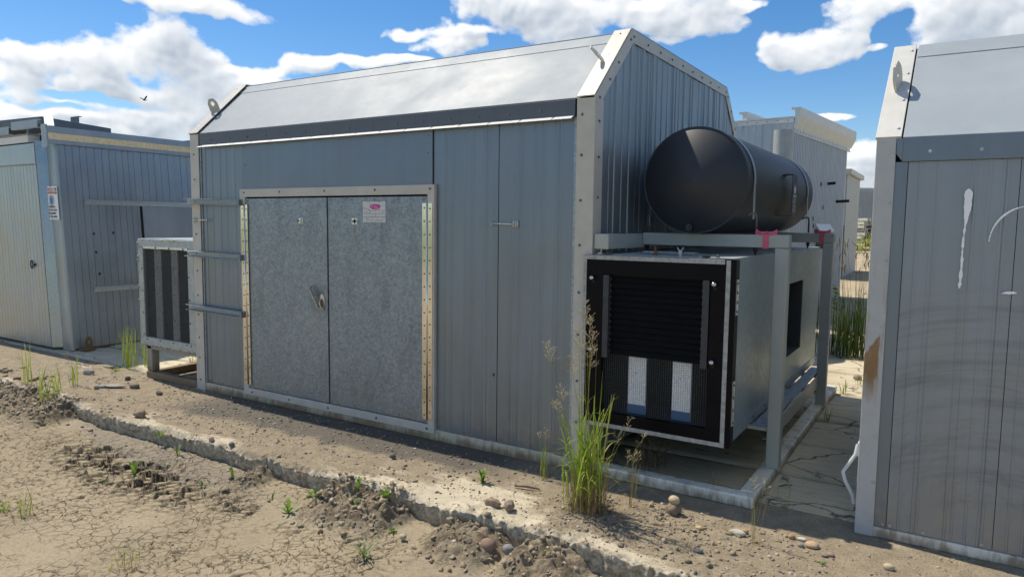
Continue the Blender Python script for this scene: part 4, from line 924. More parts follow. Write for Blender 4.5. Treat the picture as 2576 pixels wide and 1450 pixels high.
for x in (0.62, 0.78): bolt_on_top(x, 0.05, MT['bolt'], 0.008, 0.018)

# ================================================================== drum on the platform
tk = thing('exhaust_silencer_drum', 'large dark grey cylindrical drum strapped on the platform beams above the radiator housing', 'drum', (0.50, 1.6, 1.55))
TX, TZ, TR, TY0, TY1 = 0.498, 1.888, 0.338, 0.46, 2.78
def lathe_y(prof, cx, cz, n=72):
    vs = []; fs = []
    for y, r in prof: vs += [(cx+r*math.sin(2*math.pi*k/n), y, cz+r*math.cos(2*math.pi*k/n)) for k in range(n)]
    for i in range(len(prof)-1): fs += [(i*n+k, i*n+(k+1) % n, (i+1)*n+(k+1) % n, (i+1)*n+k) for k in range(n)]
    m = MB(); m.add(vs, fs); return m
m = lathe_y([(TY0, TR), (TY0+0.1, TR), (TY0+0.8, TR), (TY1-0.1, TR), (TY1, TR)], TX, TZ); m.build('drum_shell', MT['tank'], tk, smooth=True)
m = lathe_y([(TY0-0.072, 0.0005), (TY0-0.068, 0.02), (TY0-0.004, TR-0.006), (TY0+0.0, TR-0.003)], TX, TZ); m.build('drum_end', MT['tank'], tk, smooth=True)
m = lathe_y([(TY1, TR-0.003), (TY1+0.05, 0.02), (TY1+0.052, 0.0005)], TX, TZ); m.build('drum_end', MT['tank'], tk, smooth=True)
m = lathe_y([(TY0-0.004, TR-0.006), (TY0-0.005, TR+0.0015), (TY0+0.008, TR+0.0015), (TY0+0.008, TR)], TX, TZ); m.build('rolled_rim', MT['tank'], tk)
m = lathe_y([(0, 0), (0, 0)], 0, 0) if False else MB()
m.tube([(TX-0.015, TY0-0.045, TZ-0.30), (TX-0.015, TY0+0.02, TZ-0.30)], 0.022, 14); m.tube([(TX-0.015, TY0-0.06, TZ-0.30), (TX-0.015, TY0-0.046, TZ-0.30)], 0.012, 6); m.build('drain_plug', MT['tank'], tk)
for y in (0.602, 2.50):
    m = MB(); n = 44; path = []
    a0, a1 = math.radians(-96), math.radians(96)
    vs = []; w = 0.019
    pts = [(TX-TR-0.004, 1.60)]+[(TX+(TR+0.004)*math.sin(a0+(a1-a0)*k/n), TZ+(TR+0.004)*math.cos(a0+(a1-a0)*k/n)) for k in range(n+1)]+[(TX+TR+0.004, 1.645)]
    for (x, z) in pts:
        dx, dz = (x-TX), max(z-TZ, 0) if z > TZ else 0; l = math.hypot(dx, dz) or 1; ox, oz = dx/l*0.004, dz/l*0.004
        vs += [(x, y-w, z), (x, y+w, z), (x+ox, y+w, z+oz), (x+ox, y-w, z+oz)]
    fs = []
    for i in range(len(pts)-1):
        for k in range(4): fs.append((i*4+k, i*4+(k+1) % 4, (i+1)*4+(k+1) % 4, (i+1)*4+k))
    fs += [(3, 2, 1, 0), tuple(len(vs)-4+k for k in range(4))]
    m.add(vs, fs); sp = m.build('strap', MT['fascia'], tk)
    for sx_ in (1, -1):
        xx_ = TX+sx_*(TR+0.008)
        m = MB(); m.tube([(xx_-sx_*0.03, y-0.035, 1.668), (xx_-sx_*0.01, y-0.025, 1.682), (xx_+sx_*0.010, y-0.008, 1.680), (xx_+sx_*0.016, y, 1.655), (xx_+sx_*0.016, y, 1.55)], 0.0075, 8)
        m.build('hook_bolt', MT['bolt'], sp, smooth=True)
        m = MB(); m.tube([(xx_+sx_*0.016, y, 1.434), (xx_+sx_*0.016, y, 1.415)], 0.0075, 6); m.tube([(xx_+sx_*0.016, y, 1.466), (xx_+sx_*0.016, y, 1.446)], 0.015, 6); m.tube([(xx_+sx_*0.016, y, 1.446), (xx_+sx_*0.016, y, 1.434)], 0.011, 6); m.build('nut', MT['rubber'], sp)
# name plate bracket on the drum side
pz0, pz1, py0, py1 = 1.68, 1.99, 1.56, 1.74
def px_(z): return TX+math.sqrt(max(TR*TR-(z-TZ)**2, 0))
m = MB(); bx = 0.885
m.box(bx, bx+0.003, py0, py1, pz0, 1.93); m.box(bx, bx+0.003, py0, py1, 1.965, pz1); m.box(bx, bx+0.003, py0, py0+0.06, 1.93, 1.965); m.box(bx, bx+0.003, py1-0.06, py1, 1.93, 1.965)
m.box(bx-0.085, bx, py0, py0+0.12, pz1-0.003, pz1); m.box(bx-0.11, bx, py0, py0+0.12, pz0, pz0+0.003)
pb = m.build('plate_bracket', MT['charcoal'], tk)
m = MB(); m.box(bx+0.0035, bx+0.0045, py0+0.015, py1-0.015, pz0+0.05, 1.92); m.build('name_plate', plain('plate_grey_print', (0.07, 0.075, 0.085), 0.5), pb)
m = MB(); n = 20; m.ext([(bx+0.005, (py0+py1)/2+0.032*math.cos(2*math.pi*k/n), 1.875+0.030*math.sin(2*math.pi*k/n)) for k in range(n)], (0.0006, 0, 0)); m.build('plate_logo', MT['sign_white'], pb)
lm = MB(); lr = random.Random(5)
lm.box(bx+0.005, bx+0.0054, py0+0.028, py1-0.03, 1.822, 1.838)
for k, z in enumerate((1.808, 1.793, 1.782, 1.762, 1.746, 1.730, 1.716)):
    y = py0+0.025
    while y < py1-0.06:
        ww = lr.uniform(0.008, 0.03); lm.box(bx+0.005, bx+0.0054, y, y+ww, z-0.004, z+0.003); y += ww+0.006
lm.build('plate_print', MT['paper'], pb)
# pink flagging tape tied on both beams
def tape(x, y, label):
    m = MB()
    rr = random.Random(int(x*1000+y*10))
    m.box(x-0.019, x+0.019, y-0.046, y-0.0435, 1.462, 1.553); m.box(x-0.019, x+0.019, y-0.0435, y+0.045, 1.5505, 1.5525)
    for s in (-1, 1):
        vs = []
        for i in range(7):
            t = i/6; xx = x+s*(0.004+0.062*t); w = 0.006+0.011*t
            z = 1.558+0.006*t+0.003*math.sin(t*9); yy = y-0.04-0.01*math.sin(t*5)
            vs += [(xx, yy, z-w), (xx, yy+0.006, z+w)]
        k = len(m.v); m.add(vs, [(2*i, 2*i+2, 2*i+3, 2*i+1) for i in range(6)])
    m.tube([(x-0.008, y-0.048, 1.560), (x+0.010, y-0.046, 1.566)], 0.008, 8)
    o = m.build('flagging_tape', MT['pink'], None, base=(x, y, 1.5)); s_ = o.modifiers.new('solid', 'SOLIDIFY'); s_.thickness = 0.001
    tag(o, label, 'flagging tape', 'pink tapes tied on the platform beams')
tape(0.93, 0.602, 'pink flagging tape knotted round the nearer platform beam by its front post')
tape(0.975, 2.50, 'pink flagging tape hanging on the rear platform beam beyond the drum')

# ================================================================== intake box at the left end
ib = thing('intake_box', 'galvanised air intake box with three dark mesh slots at the left end of the enclosure', 'air intake', (-4.55, 0.7, 0.335))
ax0, ax1, az0, az1 = -5.025, -4.105, 0.337, 1.408
m = MB(); m.box(ax0+0.004, ax1-0.004, 0.03, 1.45, az0, az1-0.004); m.build('box_body', MT['duct'], ib)
m = MB(); m.box(ax0, ax1, -0.002, 1.46, az1-0.003, az1+0.003); m.build('top_panel', MT['roof'], ib)
fr = 0.085
for bb in ((ax0, ax1, az1-fr, az1-0.004), (ax0, ax1, az0, az0+fr), (ax0, ax0+fr, az0+fr+0.001, az1-fr-0.001), (ax1-fr-0.01, ax1, az0+fr+0.001, az1-fr-0.001)):
    m = MB(); m.box(bb[0], bb[1], -0.012, 0.02, bb[2], bb[3]); m.build('face_frame', MT['duct_top'], ib, bevel=0.004)
m = MB(); m.box(ax0+fr-0.01, ax1-fr, -0.018, -0.0125, az1-fr-0.012, az1-fr+0.012); m.build('mesh_clamp', MT['zinc'], ib, bevel=0.002)
mx0, mx1 = ax0+fr, ax1-fr-0.01; ww = (mx1-mx0)
cols = [0, .215, .37, .60, .74, 1.0]
for a, b_ in ((1, 2), (3, 4)):
    m = MB(); m.box(mx0+ww*cols[a], mx0+ww*cols[b_], 0.012, 0.030, az0+fr, az1-fr); bs = m.build('baffle_strip', MT['trim_tape'], ib)
    rivets(ib, [(mx0+ww*(cols[a]+cols[b_])/2, 0.0, z) for z in (0.62, 0.87, 1.12)], (0, -1, 0), RV)
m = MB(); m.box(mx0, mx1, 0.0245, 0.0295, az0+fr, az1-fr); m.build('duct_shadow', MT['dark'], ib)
mesh_screen(mx0, mx1, az0+fr, az1-fr, 0.004, 0.0125, 0.0008, 'wire_mesh', MT['wire_dark'], ib)
pts = []
for k in range(4): pts.append((ax0+fr+0.01+k*0.225, -0.0185, az1-fr))
for k in range(5): pts += [(ax0+fr-0.02, -0.0125, 1.33-k*0.22), (ax1-fr+0.01, -0.0125, 1.28-k*0.22)]
for k in range(4): pts.append((ax0+0.12+k*0.22, -0.0125, az0+fr-0.018))
rivets(ib, pts, (0, -1, 0), RV)
sm = MB(); rr = random.Random(3)      # blobs of sealant along the rim
for k in range(46):
    t = rr.random(); side = rr.choice('tlb')
    x, z = {'t': (ax0+(ax1-ax0)*t, az1-0.01), 'l': (ax0+0.004, az0+(az1-az0)*t), 'b': (ax0+(ax1-ax0)*t, az0+0.004)}[side]
    r_ = rr.uniform(0.008, 0.016); sm.tube([(x-r_, -0.010, z), (x, -0.014, z+rr.uniform(-.005, .005)), (x+r_, -0.010, z)], [r_*0.4, r_*0.8, r_*0.3], 6)
so = sm.build('sealant_blobs', MT['trim_tape'], ib, smooth=True); so['kind'] = 'stuff'

# ================================================================== right-hand enclosure
ru = thing('metal_enclosure', 'scuffed grey metal enclosure with white spray paint marks at the right edge', 'enclosure', (3.2, 1.0, 0))
QX0, QX1, QK, QT, QA, QD = 1.568, 6.0, 2.04, 2.64, 0.80, 3.2
q2 = [(0.03, 0.05), (0.03, QK-0.01), (QA, QT-0.025), (QD-QA, QT-0.025), (QD-0.03, QK-0.01), (QD-0.03, 0.05)]
m = MB(); m.ext([(QX0+0.02, y, z) for y, z in q2], (QX1-QX0-0.03, 0, 0)); m.build('body', MT['dark'], ru)
rp2 = [(0, 0)]
for s in (0.045, 0.105, 0.125, 0.245, 0.275, 0.33, 0.385, 0.40): rp2 += [(s, 0), (s+0.004, 0.003), (s+0.011, 0.003), (s+0.015, 0)]
rp2.append((0.452, 0))
for k in range(9):
    rib_sheet('wall_panel', MT['right_wall'], ru, (1.714+0.455*k, 0.004, 0), (1, 0, 0), 0.452, 0.056, 1.925, (0, -1, 0), rp2)
m = MB(); m.box(1.652, 1.711, -0.002, 0.006, 0.05, 1.925); m.build('edge_strip', MT['header'], ru)
m = MB(); m.box(1.648, QX1, -0.006, 0.06, 0.0, 0.053); m.build('base_rail', MT['rail_paint'], ru, bevel=0.005)
m = MB(); t = 0.008
m.ext([(QX0, -0.012, 0), (QX0+0.088, -0.012, 0), (QX0+0.088, -0.012+t, 0), (QX0+t, -0.012+t, 0), (QX0+t, 0.09, 0), (QX0, 0.09, 0)], (0, 0, QK+0.002))
def rust_post():
    m_, N, b, P = material('grey_post_with_rust_patch'); sp = N.n('ShaderNodeSeparateXYZ', {'Vector': P})
    x, z = sp.outputs[0], sp.outputs[2]; nz = N.noise(P, 14, 6, 0.65); n2 = N.noise(N.scalev(P, (1, 1, 0.3)), 30, 5, 0.6)
    top = N.m('MULTIPLY_ADD', N.m('SUBTRACT', x, QX0), 1.6, 0.965)
    a = N.mapr(N.m('SUBTRACT', N.m('ADD', top, N.m('MULTIPLY', N.m('SUBTRACT', nz, 0.5), 0.12)), z), 0.0, 0.02)
    b2 = N.mapr(N.m('ADD', z, N.m('MULTIPLY', N.m('SUBTRACT', n2, 0.5), 0.22)), 0.66, 0.86)
    c = N.mapr(N.m('ADD', x, N.m('MULTIPLY', N.m('SUBTRACT', n2, 0.5), 0.02)), QX0+0.072, QX0+0.062)
    msk = N.m('MULTIPLY', N.m('MULTIPLY', a, b2), N.m('MULTIPLY', c, N.mapr(n2, 0.2, 0.55, 0.55, 1.0)))
    run = N.m('MULTIPLY', N.m('MULTIPLY', N.mapr(N.noise(N.scalev(P, (1, 1, 0.06)), 45, 4, 0.6), 0.56, 0.66), N.mapr(z, 1.75, 1.1)), N.mapr(z, 0.5, 0.9)); run = N.m('MULTIPLY', run, 0.35)
    msk = N.m('MAXIMUM', msk, run)
    col = N.mix(N.mapr(nz, 0.3, 0.7), (0.42, 0.43, 0.435), (0.47, 0.475, 0.47))
    rc = N.mix(N.noise(N.scalev(P, (1, 1, 0.5)), 22, 5, 0.7), (0.20, 0.11, 0.045), (0.36, 0.225, 0.105))
    setin(N, b, Base_Color=N.mix(msk, col, rc), Roughness=N.mapr(msk, 0, 1, 0.45, 0.85)); return m_
MT['rust_post'] = rust_post()
m.build('corner_post', MT['rust_post'], ru, bevel=0.003)
P = Vector((0, 0.002, QK)); Q = Vector((0, QA, QT)); d = (Q-P).normalized(); nr = Vector((0, -d.z, d.y))
def ru_slab(a, b_, x0, x1, off, t, name, mat):
    p = P+d*((Q-P).length*a)+nr*off; q = P+d*((Q-P).length*b_)+nr*off
    m = MB(); m.ext([(x0, v.y, v.z) for v in (p, q, q+nr*t, p+nr*t)], (x1-x0, 0, 0)); return m.build(name, mat, ru, bevel=0.002)
ru_slab(0, 1.0, QX0+0.115, QX1, 0.0, 0.008, 'roof_sheet', MT['roof'])
ru_slab(0.865, 1.02, QX0+0.12, QX1, 0.0085, 0.004, 'ridge_cap', MT['roof'])
ru_slab(-0.005, 1.02, QX0-0.006, QX0+0.108, 0.0, 0.016, 'roof_edge_angle', MT['cream_white'])
m = MB(); m.box(QX0+0.118, QX1, -0.014, 0.0015, 1.926, QK+0.004); m.ext([(QX0+0.09, -0.0145, 1.965), (QX0+0.118, -0.0145, 1.926), (QX0+0.118, -0.0145, QK), (QX0+0.09, -0.0145, QK)], (0, 0.015, 0)); m.build('eave_flashing', MT['header'], ru, bevel=0.002)
m = MB(); m.box(QX0, QX1, QA+0.002, QD-QA, QT-0.012, QT); m.build('roof_top', MT['roof'], ru)
rivets(ru, [(1.803+0.207*k, -0.0145, 1.972) for k in range(12)], (0, -1, 0), RVB)
rivets(ru, [(QX0+0.073, -0.0125, z) for z in (1.955, 1.724, 1.437, 1.10, 0.80, 0.535, 0.29, 0.085)], (0, -1, 0), RVB)
rivets(ru, [(x, -0.0, 0.072) for x in (1.697, 1.728, 1.88, 2.125, 2.30, 2.6)], (0, -1, 0), RVB)
rivets(ru, [tuple(Vector((QX0+0.09, 0, 0))+P+d*((Q-P).length*t)+nr*0.0165) for t in (0.07, 0.36, 0.66, 0.94)], nr, RVB)
add_lug(ru, Vector((QX0+0.055, 0, 0))+P+d*((Q-P).length*0.52)+nr*0.014, Vector((0.12, 0.75, 0.58)), Vector((-0.10, -0.62, 0.78)), MT['cream'], w=0.15, h=0.14, hole=0.022)
m = MB(); m.box(QX0, QX0+0.02, 0.092, QD-0.08, 0.05, QK-0.02); m.build('end_wall', MT['gable'], ru)
# bent white door hook bar on its left side
m = MB(); m.tube([(QX0-0.012, 0.06, 0.455), (QX0-0.020, 0.05, 0.40), (QX0-0.050, 0.045, 0.345), (QX0-0.075, 0.04, 0.300), (QX0-0.060, 0.04, 0.25), (QX0-0.022, 0.045, 0.18), (QX0-0.014, 0.05, 0.135)], 0.0095, 10)
m.box(QX0-0.010, QX0-0.001, 0.03, 0.085, 0.40, 0.47); m.build('grab_bar', rusty('chipped_white_bar', (0.62, 0.65, 0.66), 0.4, rust=0.9, low=0.25, dirt=0.0), ru, smooth=False)
# white spray paint: a drip-shaped stroke and part of an arc
def blob_path(pts, y=-0.0062):
    pp = []; rr = random.Random(9)
    for i, (x, z, w) in enumerate(pts): pp.append((x-w/2+rr.uniform(-.0012, .0012), z))
    qq = [(x+w/2+rr.uniform(-.0012, .0012), z) for x, z, w in pts][::-1]
    vs = [(a, y, b_) for a, b_ in pp]+[(a, y, b_) for a, b_ in qq]; n = len(pts)
    m = MB(); fs = [(i, 2*n-1-i, 2*n-2-i, i+1)[::-1] for i in range(n-1)]
    vs2 = [(a, y+0.0035, c) for a, _, c in vs]; fs += [tuple(2*n+q for q in f[::-1]) for f in fs]
    for i in range(2*n): fs.append((i, (i+1) % (2*n), 2*n+(i+1) % (2*n), 2*n+i))
    m.add(vs+vs2, fs); return m
pts = []
for k in range(60):
    t = k/59; z = 1.790-0.475*t
    w = 0.034*math.sqrt(max(0.02, min(1, t*22+0.02))) if t < 0.10 else (0.030 if t < 0.2 else 0.028-0.024*min(1, (t-0.2)/0.2))
    if t > 0.4: w = 0.0085+0.003*math.sin(t*37)+0.002*math.sin(t*91)
    if t > 0.78: w = 0.012+0.004*math.sin(t*60)
    if t > 0.97: w *= 0.6
    pts.append((1.971-0.012*t+0.002*math.sin(t*9), z, w))
blob_path(pts).build('spray_mark', MT['spray'], ru)
pts = []
for k in range(40):
    t = k/39; a = math.radians(178-95*t); cx_, cz_, R_ = 2.215, 1.535, 0.150
    pts.append((cx_+R_*math.cos(a)*1.0, cz_+R_*1.15*math.sin(a)))
m = MB(); vs = []
for i, (x, z) in enumerate(pts):
    t = i/39; w = 0.004+0.013*math.sin(math.pi*min(1, t*1.3))*t+0.0015*math.sin(i*2.3)
    nx, nz = (x-2.215), (z-1.535); l = math.hypot(nx, nz); nx /= l; nz /= l
    vs += [(x-nx*w/2, -0.0062, z-nz*w/2), (x+nx*w/2, -0.0062, z+nz*w/2)]
m.add(vs, [(2*i, 2*i+2, 2*i+3, 2*i+1) for i in range(39)]); so = m.build('spray_mark', MT['spray'], ru); sm_ = so.modifiers.new('solid', 'SOLIDIFY'); sm_.thickness = 0.003
pts = [(2.14+0.0012*k*k/9, 1.305+0.0, 0) for k in range(2)]
m = MB(); m.add([(2.125, -0.0062, 1.300), (2.16, -0.0062, 1.298), (2.19, -0.0062, 1.304), (2.175, -0.0062, 1.313), (2.145, -0.0062, 1.310)], [(0, 1, 2, 3, 4)]); so = m.build('spray_mark', MT['spray'], ru); sm_ = so.modifiers.new('solid', 'SOLIDIFY'); sm_.thickness = 0.003

# ================================================================== left-hand shed (its walls lean in towards the top)
ls = thing('ribbed_shed', 'ribbed zinc shed with a yellow striped fascia and caution sign at the left edge', 'shed', (-9.0, 2.5, 0))
LEAN = 0.0735
def lean(p): return (p[0]-LEAN*p[2], p[1], p[2])
SX, PY, FYL = -7.062, 0.30, 0.215      # right side plane (at ground), pilaster face, front face
m = MB(); m.box(-12.5, SX-0.03, PY+0.03, 6.0, 0.02, 2.62); m.build('body', MT['dark'], ls, tf=lean)
# side sheet: panels between seams (u runs along +Y)
seams = [0.32, 0.66, 1.02, 1.25, 1.62, 2.0, 2.4, 2.8, 3.2, 3.6, 4.0, 4.4, 4.8, 5.2, 5.6, 6.0]
for i, (a, b_) in enumerate(zip(seams[:-1], seams[1:])):
    w = b_-a-0.004; pr = [(0, 0)]
    nrb = int(w/0.11)
    for k in range(1, nrb+1):
        s = w*k/(nrb+1)
        if i >= 4 and k % 2 == 0: pr += [(s, 0), (s+0.005, 0.008), (s+0.014, 0.008), (s+0.019, 0)]
        else: pr += [(s, 0), (s+0.003, -0.006), (s+0.007, -0.006), (s+0.010, 0)]
    pr.append((w, 0))
    rib_sheet('side_panel', MT['left_wall'], ls, (SX, a, 0), (0, 1, 0), w, 0.02, 2.49, (1, 0, 0), pr, tf=lean)
# corner pilaster, rounded, facing the front
m = MB()
m.ext([(SX-0.145, PY-0.002, 0.0), (SX-0.05, PY-0.002, 0.0), (SX-0.012, PY+0.004, 0), (SX+0.004, PY+0.022, 0.0), (SX+0.006, PY+0.05, 0), (SX-0.145, PY+0.05, 0.0)], (0, 0, 2.60)); m.build('corner_pilaster', MT['left_wall'], ls, tf=lean)
m = MB(); m.box(SX-0.20, SX-0.147, PY+0.0, PY+0.03, 0.0, 2.60); m.build('corner_trim', MT['left_wall'], ls, tf=lean)
# projecting front door section, with its shiny edge facing the pilaster
ex = -7.345
m = MB(); m.ext([(ex-0.003, FYL+0.001, 0.03), (SX-0.200, PY+0.004, 0.03), (SX-0.200, PY+0.02, 0.03), (ex-0.012, FYL+0.02, 0.03)], (0, 0, 2.50)); m.build('door_edge', MT['stainless_dull'] if 'stainless_dull' in MT else ribmetal('shiny_edge', (0.34, 0.37, 0.40), metal=0.8, rough=0.2, streak=0.1), ls, tf=lean)
for k in range(8):
    a = ex-0.013-0.50*(k+1); pr = [(0, 0)]
    for q in range(1, 6): s = 0.496*q/6; pr += [(s, 0), (s+0.003, -0.005), (s+0.006, -0.005), (s+0.009, 0)]
    pr.append((0.496, 0))
    rib_sheet('front_panel', MT['left_wall'], ls, (a, FYL, 0), (1, 0, 0), 0.496, 0.03, 2.245, (0, -1, 0), pr, tf=lean)
m = MB(); m.box(-11.4, ex-0.013, FYL+0.01, PY+0.03, 0.03, 2.5); m.build('door_core', MT['header'], ls, tf=lean)
m = MB(); m.box(-11.4, ex-0.004, FYL-0.012, FYL+0.009, 2.255, 2.50); m.build('header_panel', MT['white_trim'] if False else MT['left_wall'], ls, tf=lean, bevel=0.002)
m = MB(); m.box(-11.4, ex, FYL-0.014, FYL+0.0, 2.246, 2.254); m.build('header_seam', MT['rust_paint'], ls, tf=lean)
m = MB(); m.ext([(-11.4, FYL-0.02, 2.515), (-11.4, FYL-0.02, 2.60), (-11.4, FYL+0.3, 2.62), (-11.4, FYL+0.3, 2.515)], (11.4+ex-0.12, 0, 0)); m.build('roof_edge', MT['white_trim'], ls, tf=lean, bevel=0.004)
m = MB(); m.box(-11.4, ex-0.10, FYL-0.024, FYL+0.28, 2.601, 2.618); m.build('roof_edge_rust', MT['rust_paint'], ls, tf=lean)
# fascia over the side with yellow stripe
for nm, za, zb, mt, o_ in (('fascia_top', 2.612, 2.69, 'fascia', 0.032), ('fascia_stripe', 2.535, 2.6115, 'yellow', 0.0325), ('fascia_bottom', 2.485, 2.5345, 'fascia', 0.032)):
    m = MB(); m.box(SX-0.02, SX+o_, 0.225, 6.0, za, zb); m.build(nm, MT[mt], ls, tf=lean)
m = MB(); m.box(SX-0.09, SX+0.034, 0.205, 0.224, 2.44, 2.71); m.build('fascia_end', MT['strip'], ls, tf=lean, bevel=0.003)
rivets(ls, [(SX+0.006-LEAN*2.475, 0.33+0.26*k, 2.476) for k in range(14)], (1, 0, 0), RVS)
m = MB(); m.box(-12.5, SX-0.05, 0.5, 6.0, 2.64, 2.67); m.build('flat_roof', MT['fascia'], ls, tf=lean)
# sliding hatch: rails, patch sheet, dark gap
for (za, ya, yb, nm) in ((1.817, 0.585, 2.6, 'hatch_rail'), (0.735, 0.615, 1.5, 'hatch_rail')):
    m = MB(); m.box(SX+0.006, SX+0.05, ya, yb, za-0.006, za-0.001); m.box(SX+0.006, SX+0.010, ya, yb, za-0.04, za+0.022); m.box(SX+0.010, SX+0.03, ya, yb, za+0.018, za+0.022)
    r_ = m.build(nm, MT['zinc'], ls, tf=lean)
    rivets(r_, [(SX+0.011-LEAN*za, ya+0.1+0.36*k, za-0.022) for k in range(int((yb-ya)/0.36))], (1, 0, 0), RVS)
m = MB(); m.box(SX+0.006, SX+0.012, 1.315, 2.6, 0.76, 1.772); m.build('hatch_sheet', MT['fascia'], ls, tf=lean, bevel=0.002)
m = MB(); m.box(SX+0.004, SX+0.008, 1.285, 1.312, 0.76, 1.772); m.build('hatch_gap', MT['dark'], ls, tf=lean)
ck = MB()
for (y, z) in ((0.66, 1.40), (0.90, 1.41), (0.67, 1.17), (0.69, 0.90)): ck.box(SX+0.003, SX+0.009, y, y+0.022, z, z+0.03)
ck.build('clip_marks', MT['charcoal'], ls, tf=lean)
# ring latch on the front
m = MB(); cx_, cz_ = -7.66, 1.03; n = 20
m.tube([(cx_+0.026*math.cos(2*math.pi*k/n), FYL-0.012, cz_+0.048*math.sin(2*math.pi*k/n)) for k in range(n+1)], 0.006, 6); m.box(cx_+0.026, cx_+0.075, FYL-0.02, FYL-0.004, cz_-0.02, cz_+0.015)
m.build('ring_latch', MT['charcoal'], ls, tf=lean)
# skid lug with hole at its foot
lg = MB(); vs, fs = lug_mesh(w=0.085, h=0.16, hole=0.02, t=0.025); lg.add([(-6.985+a*0.7, 0.42+a*0.7, 0.0+b_) for a, b_, c in vs][0:0] or [Vector((-6.96, 0.45, 0.005))+Vector((0.75, 0.66, 0))*a+Vector((0, 0, 1))*b_+Vector((0.66, -0.75, 0))*c for a, b_, c in vs], fs); lg.build('skid_lug', MT['rust'], ls)
m = MB(); m.box(-7.08, -6.90, 0.37, 0.50, 0.0, 0.03); m.build('skid_shoe', MT['rust'], ls, bevel=0.004)
m = MB(); m.box(-12.4, SX-0.005, PY+0.02, 6.0, 0.0, 0.03); m.build('skid_base', MT['rust'], ls)
# channel pieces lying along the roof edge
for k, (xa, xb, ya, za) in enumerate(((-10.4, -8.75, 0.45, 2.70), (-8.6, -7.9, 0.42, 2.74), (-12.0, -10.8, 0.5, 2.68))):
    m = MB(); m.box(xa, xb, ya, ya+0.006, za, za+0.10); m.box(xa, xb, ya+0.006, ya+0.05, za+0.094, za+0.10); m.box(xa, xb, ya+0.006, ya+0.05, za, za+0.006)
    tag(m.build('steel_channel', MT['fascia'], None, base=(xa, ya, za)), ('long steel channel lying along the left shed roof edge', 'short steel channel lying on the roof beside the striped fascia', 'steel channel at the far left end of the shed roof')[k], 'steel channel')
m = MB(); m.bar((-8.05, 0.62, 2.90), (-7.55, 0.40, 2.70), 0.10, 0.07); tag(m.build('fallen_channel', MT['fascia'], None, base=(-7.8, 0.5, 2.7), bevel=0.004), 'tilted zinc channel leaning on the end of the striped fascia', 'steel channel')
# caution sign
cs = thing('caution_sign', 'tall white caution sign with red oval and blue ear protection symbol on the left shed', 'sign', (-7.45, 0.28, 1.58))
sx0, sx1, sz0, sz1 = -7.345, -7.055, 1.583, 1.985
ys = 0.282
def sgn(p): return (p[0]-LEAN*p[2], p[1], p[2])
m = MB(); r_ = 0.014; pts = []
for (cx_, cz_, a0) in ((sx1-r_, sz1-r_, 0), (sx0+r_, sz1-r_, 90), (sx0+r_, sz0+r_, 180), (sx1-r_, sz0+r_, 270)):
    for k in range(5): a = math.radians(a0+22.5*k); pts.append((cx_+r_*math.cos(a), ys, cz_+r_*math.sin(a)))
m.ext(pts, (0, 0.004, 0)); m.build('sign_plate', MT['sign_white'], cs, tf=sgn)
cxs = (sx0+sx1)/2
def put(mb, nm, mt): return mb.build(nm, MT[mt], cs, tf=sgn)
m = MB(); m.box(sx0+0.016, sx1-0.014, ys-0.0014, ys-0.0003, sz1-0.092, sz1-0.022); put(m, 'sign_band', 'ink')
put(disc(cxs, sz1-0.057, 0.132, 0.037, ys-0.0026, ys-0.0015), 'sign_oval_border', 'sign_white'); put(disc(cxs, sz1-0.057, 0.125, 0.032, ys-0.0038, ys-0.0027), 'sign_oval', 'red')
text_part('CAUTION', 'sign_lettering', MT['sign_white'], cs, (cxs, ys-0.0046, sz1-0.057), 0.058, width_scale=0.86, bold=0.0012, tf=sgn)
put(disc(cxs, sz1-0.168, 0.062, 0.062, ys-0.0014, ys-0.0003), 'symbol_disc', 'blue'); put(disc(cxs, sz1-0.168, 0.046, 0.050, ys-0.0026, ys-0.0015), 'symbol_ring', 'sign_white'); put(disc(cxs, sz1-0.170, 0.034, 0.043, ys-0.0038, ys-0.0027), 'symbol_head', 'blue')
m = MB(); m.box(cxs-0.052, cxs-0.036, ys-0.0038, ys-0.0027, sz1-0.19, sz1-0.155); m.box(cxs+0.036, cxs+0.052, ys-0.0038, ys-0.0027, sz1-0.19, sz1-0.155); put(m, 'symbol_ear_cups', 'sign_white')
for k, tx in enumerate(('HEARING', 'PROTECTION', 'REQUIRED', 'IN THIS AREA')):
    text_part(tx, 'sign_lettering', MT['ink'], cs, (cxs, ys-0.0012, sz1-0.247-0.0395*k), 0.034, width_scale=1.05, bold=0.0008, tf=sgn)
for z in (sz1-0.012, sz0+0.012):
    instance(RVS, 'sign_rivet', cs, (cxs-LEAN*z, ys-0.001, z), Vector((0, -1, 0)).to_track_quat('Z', 'Y'))

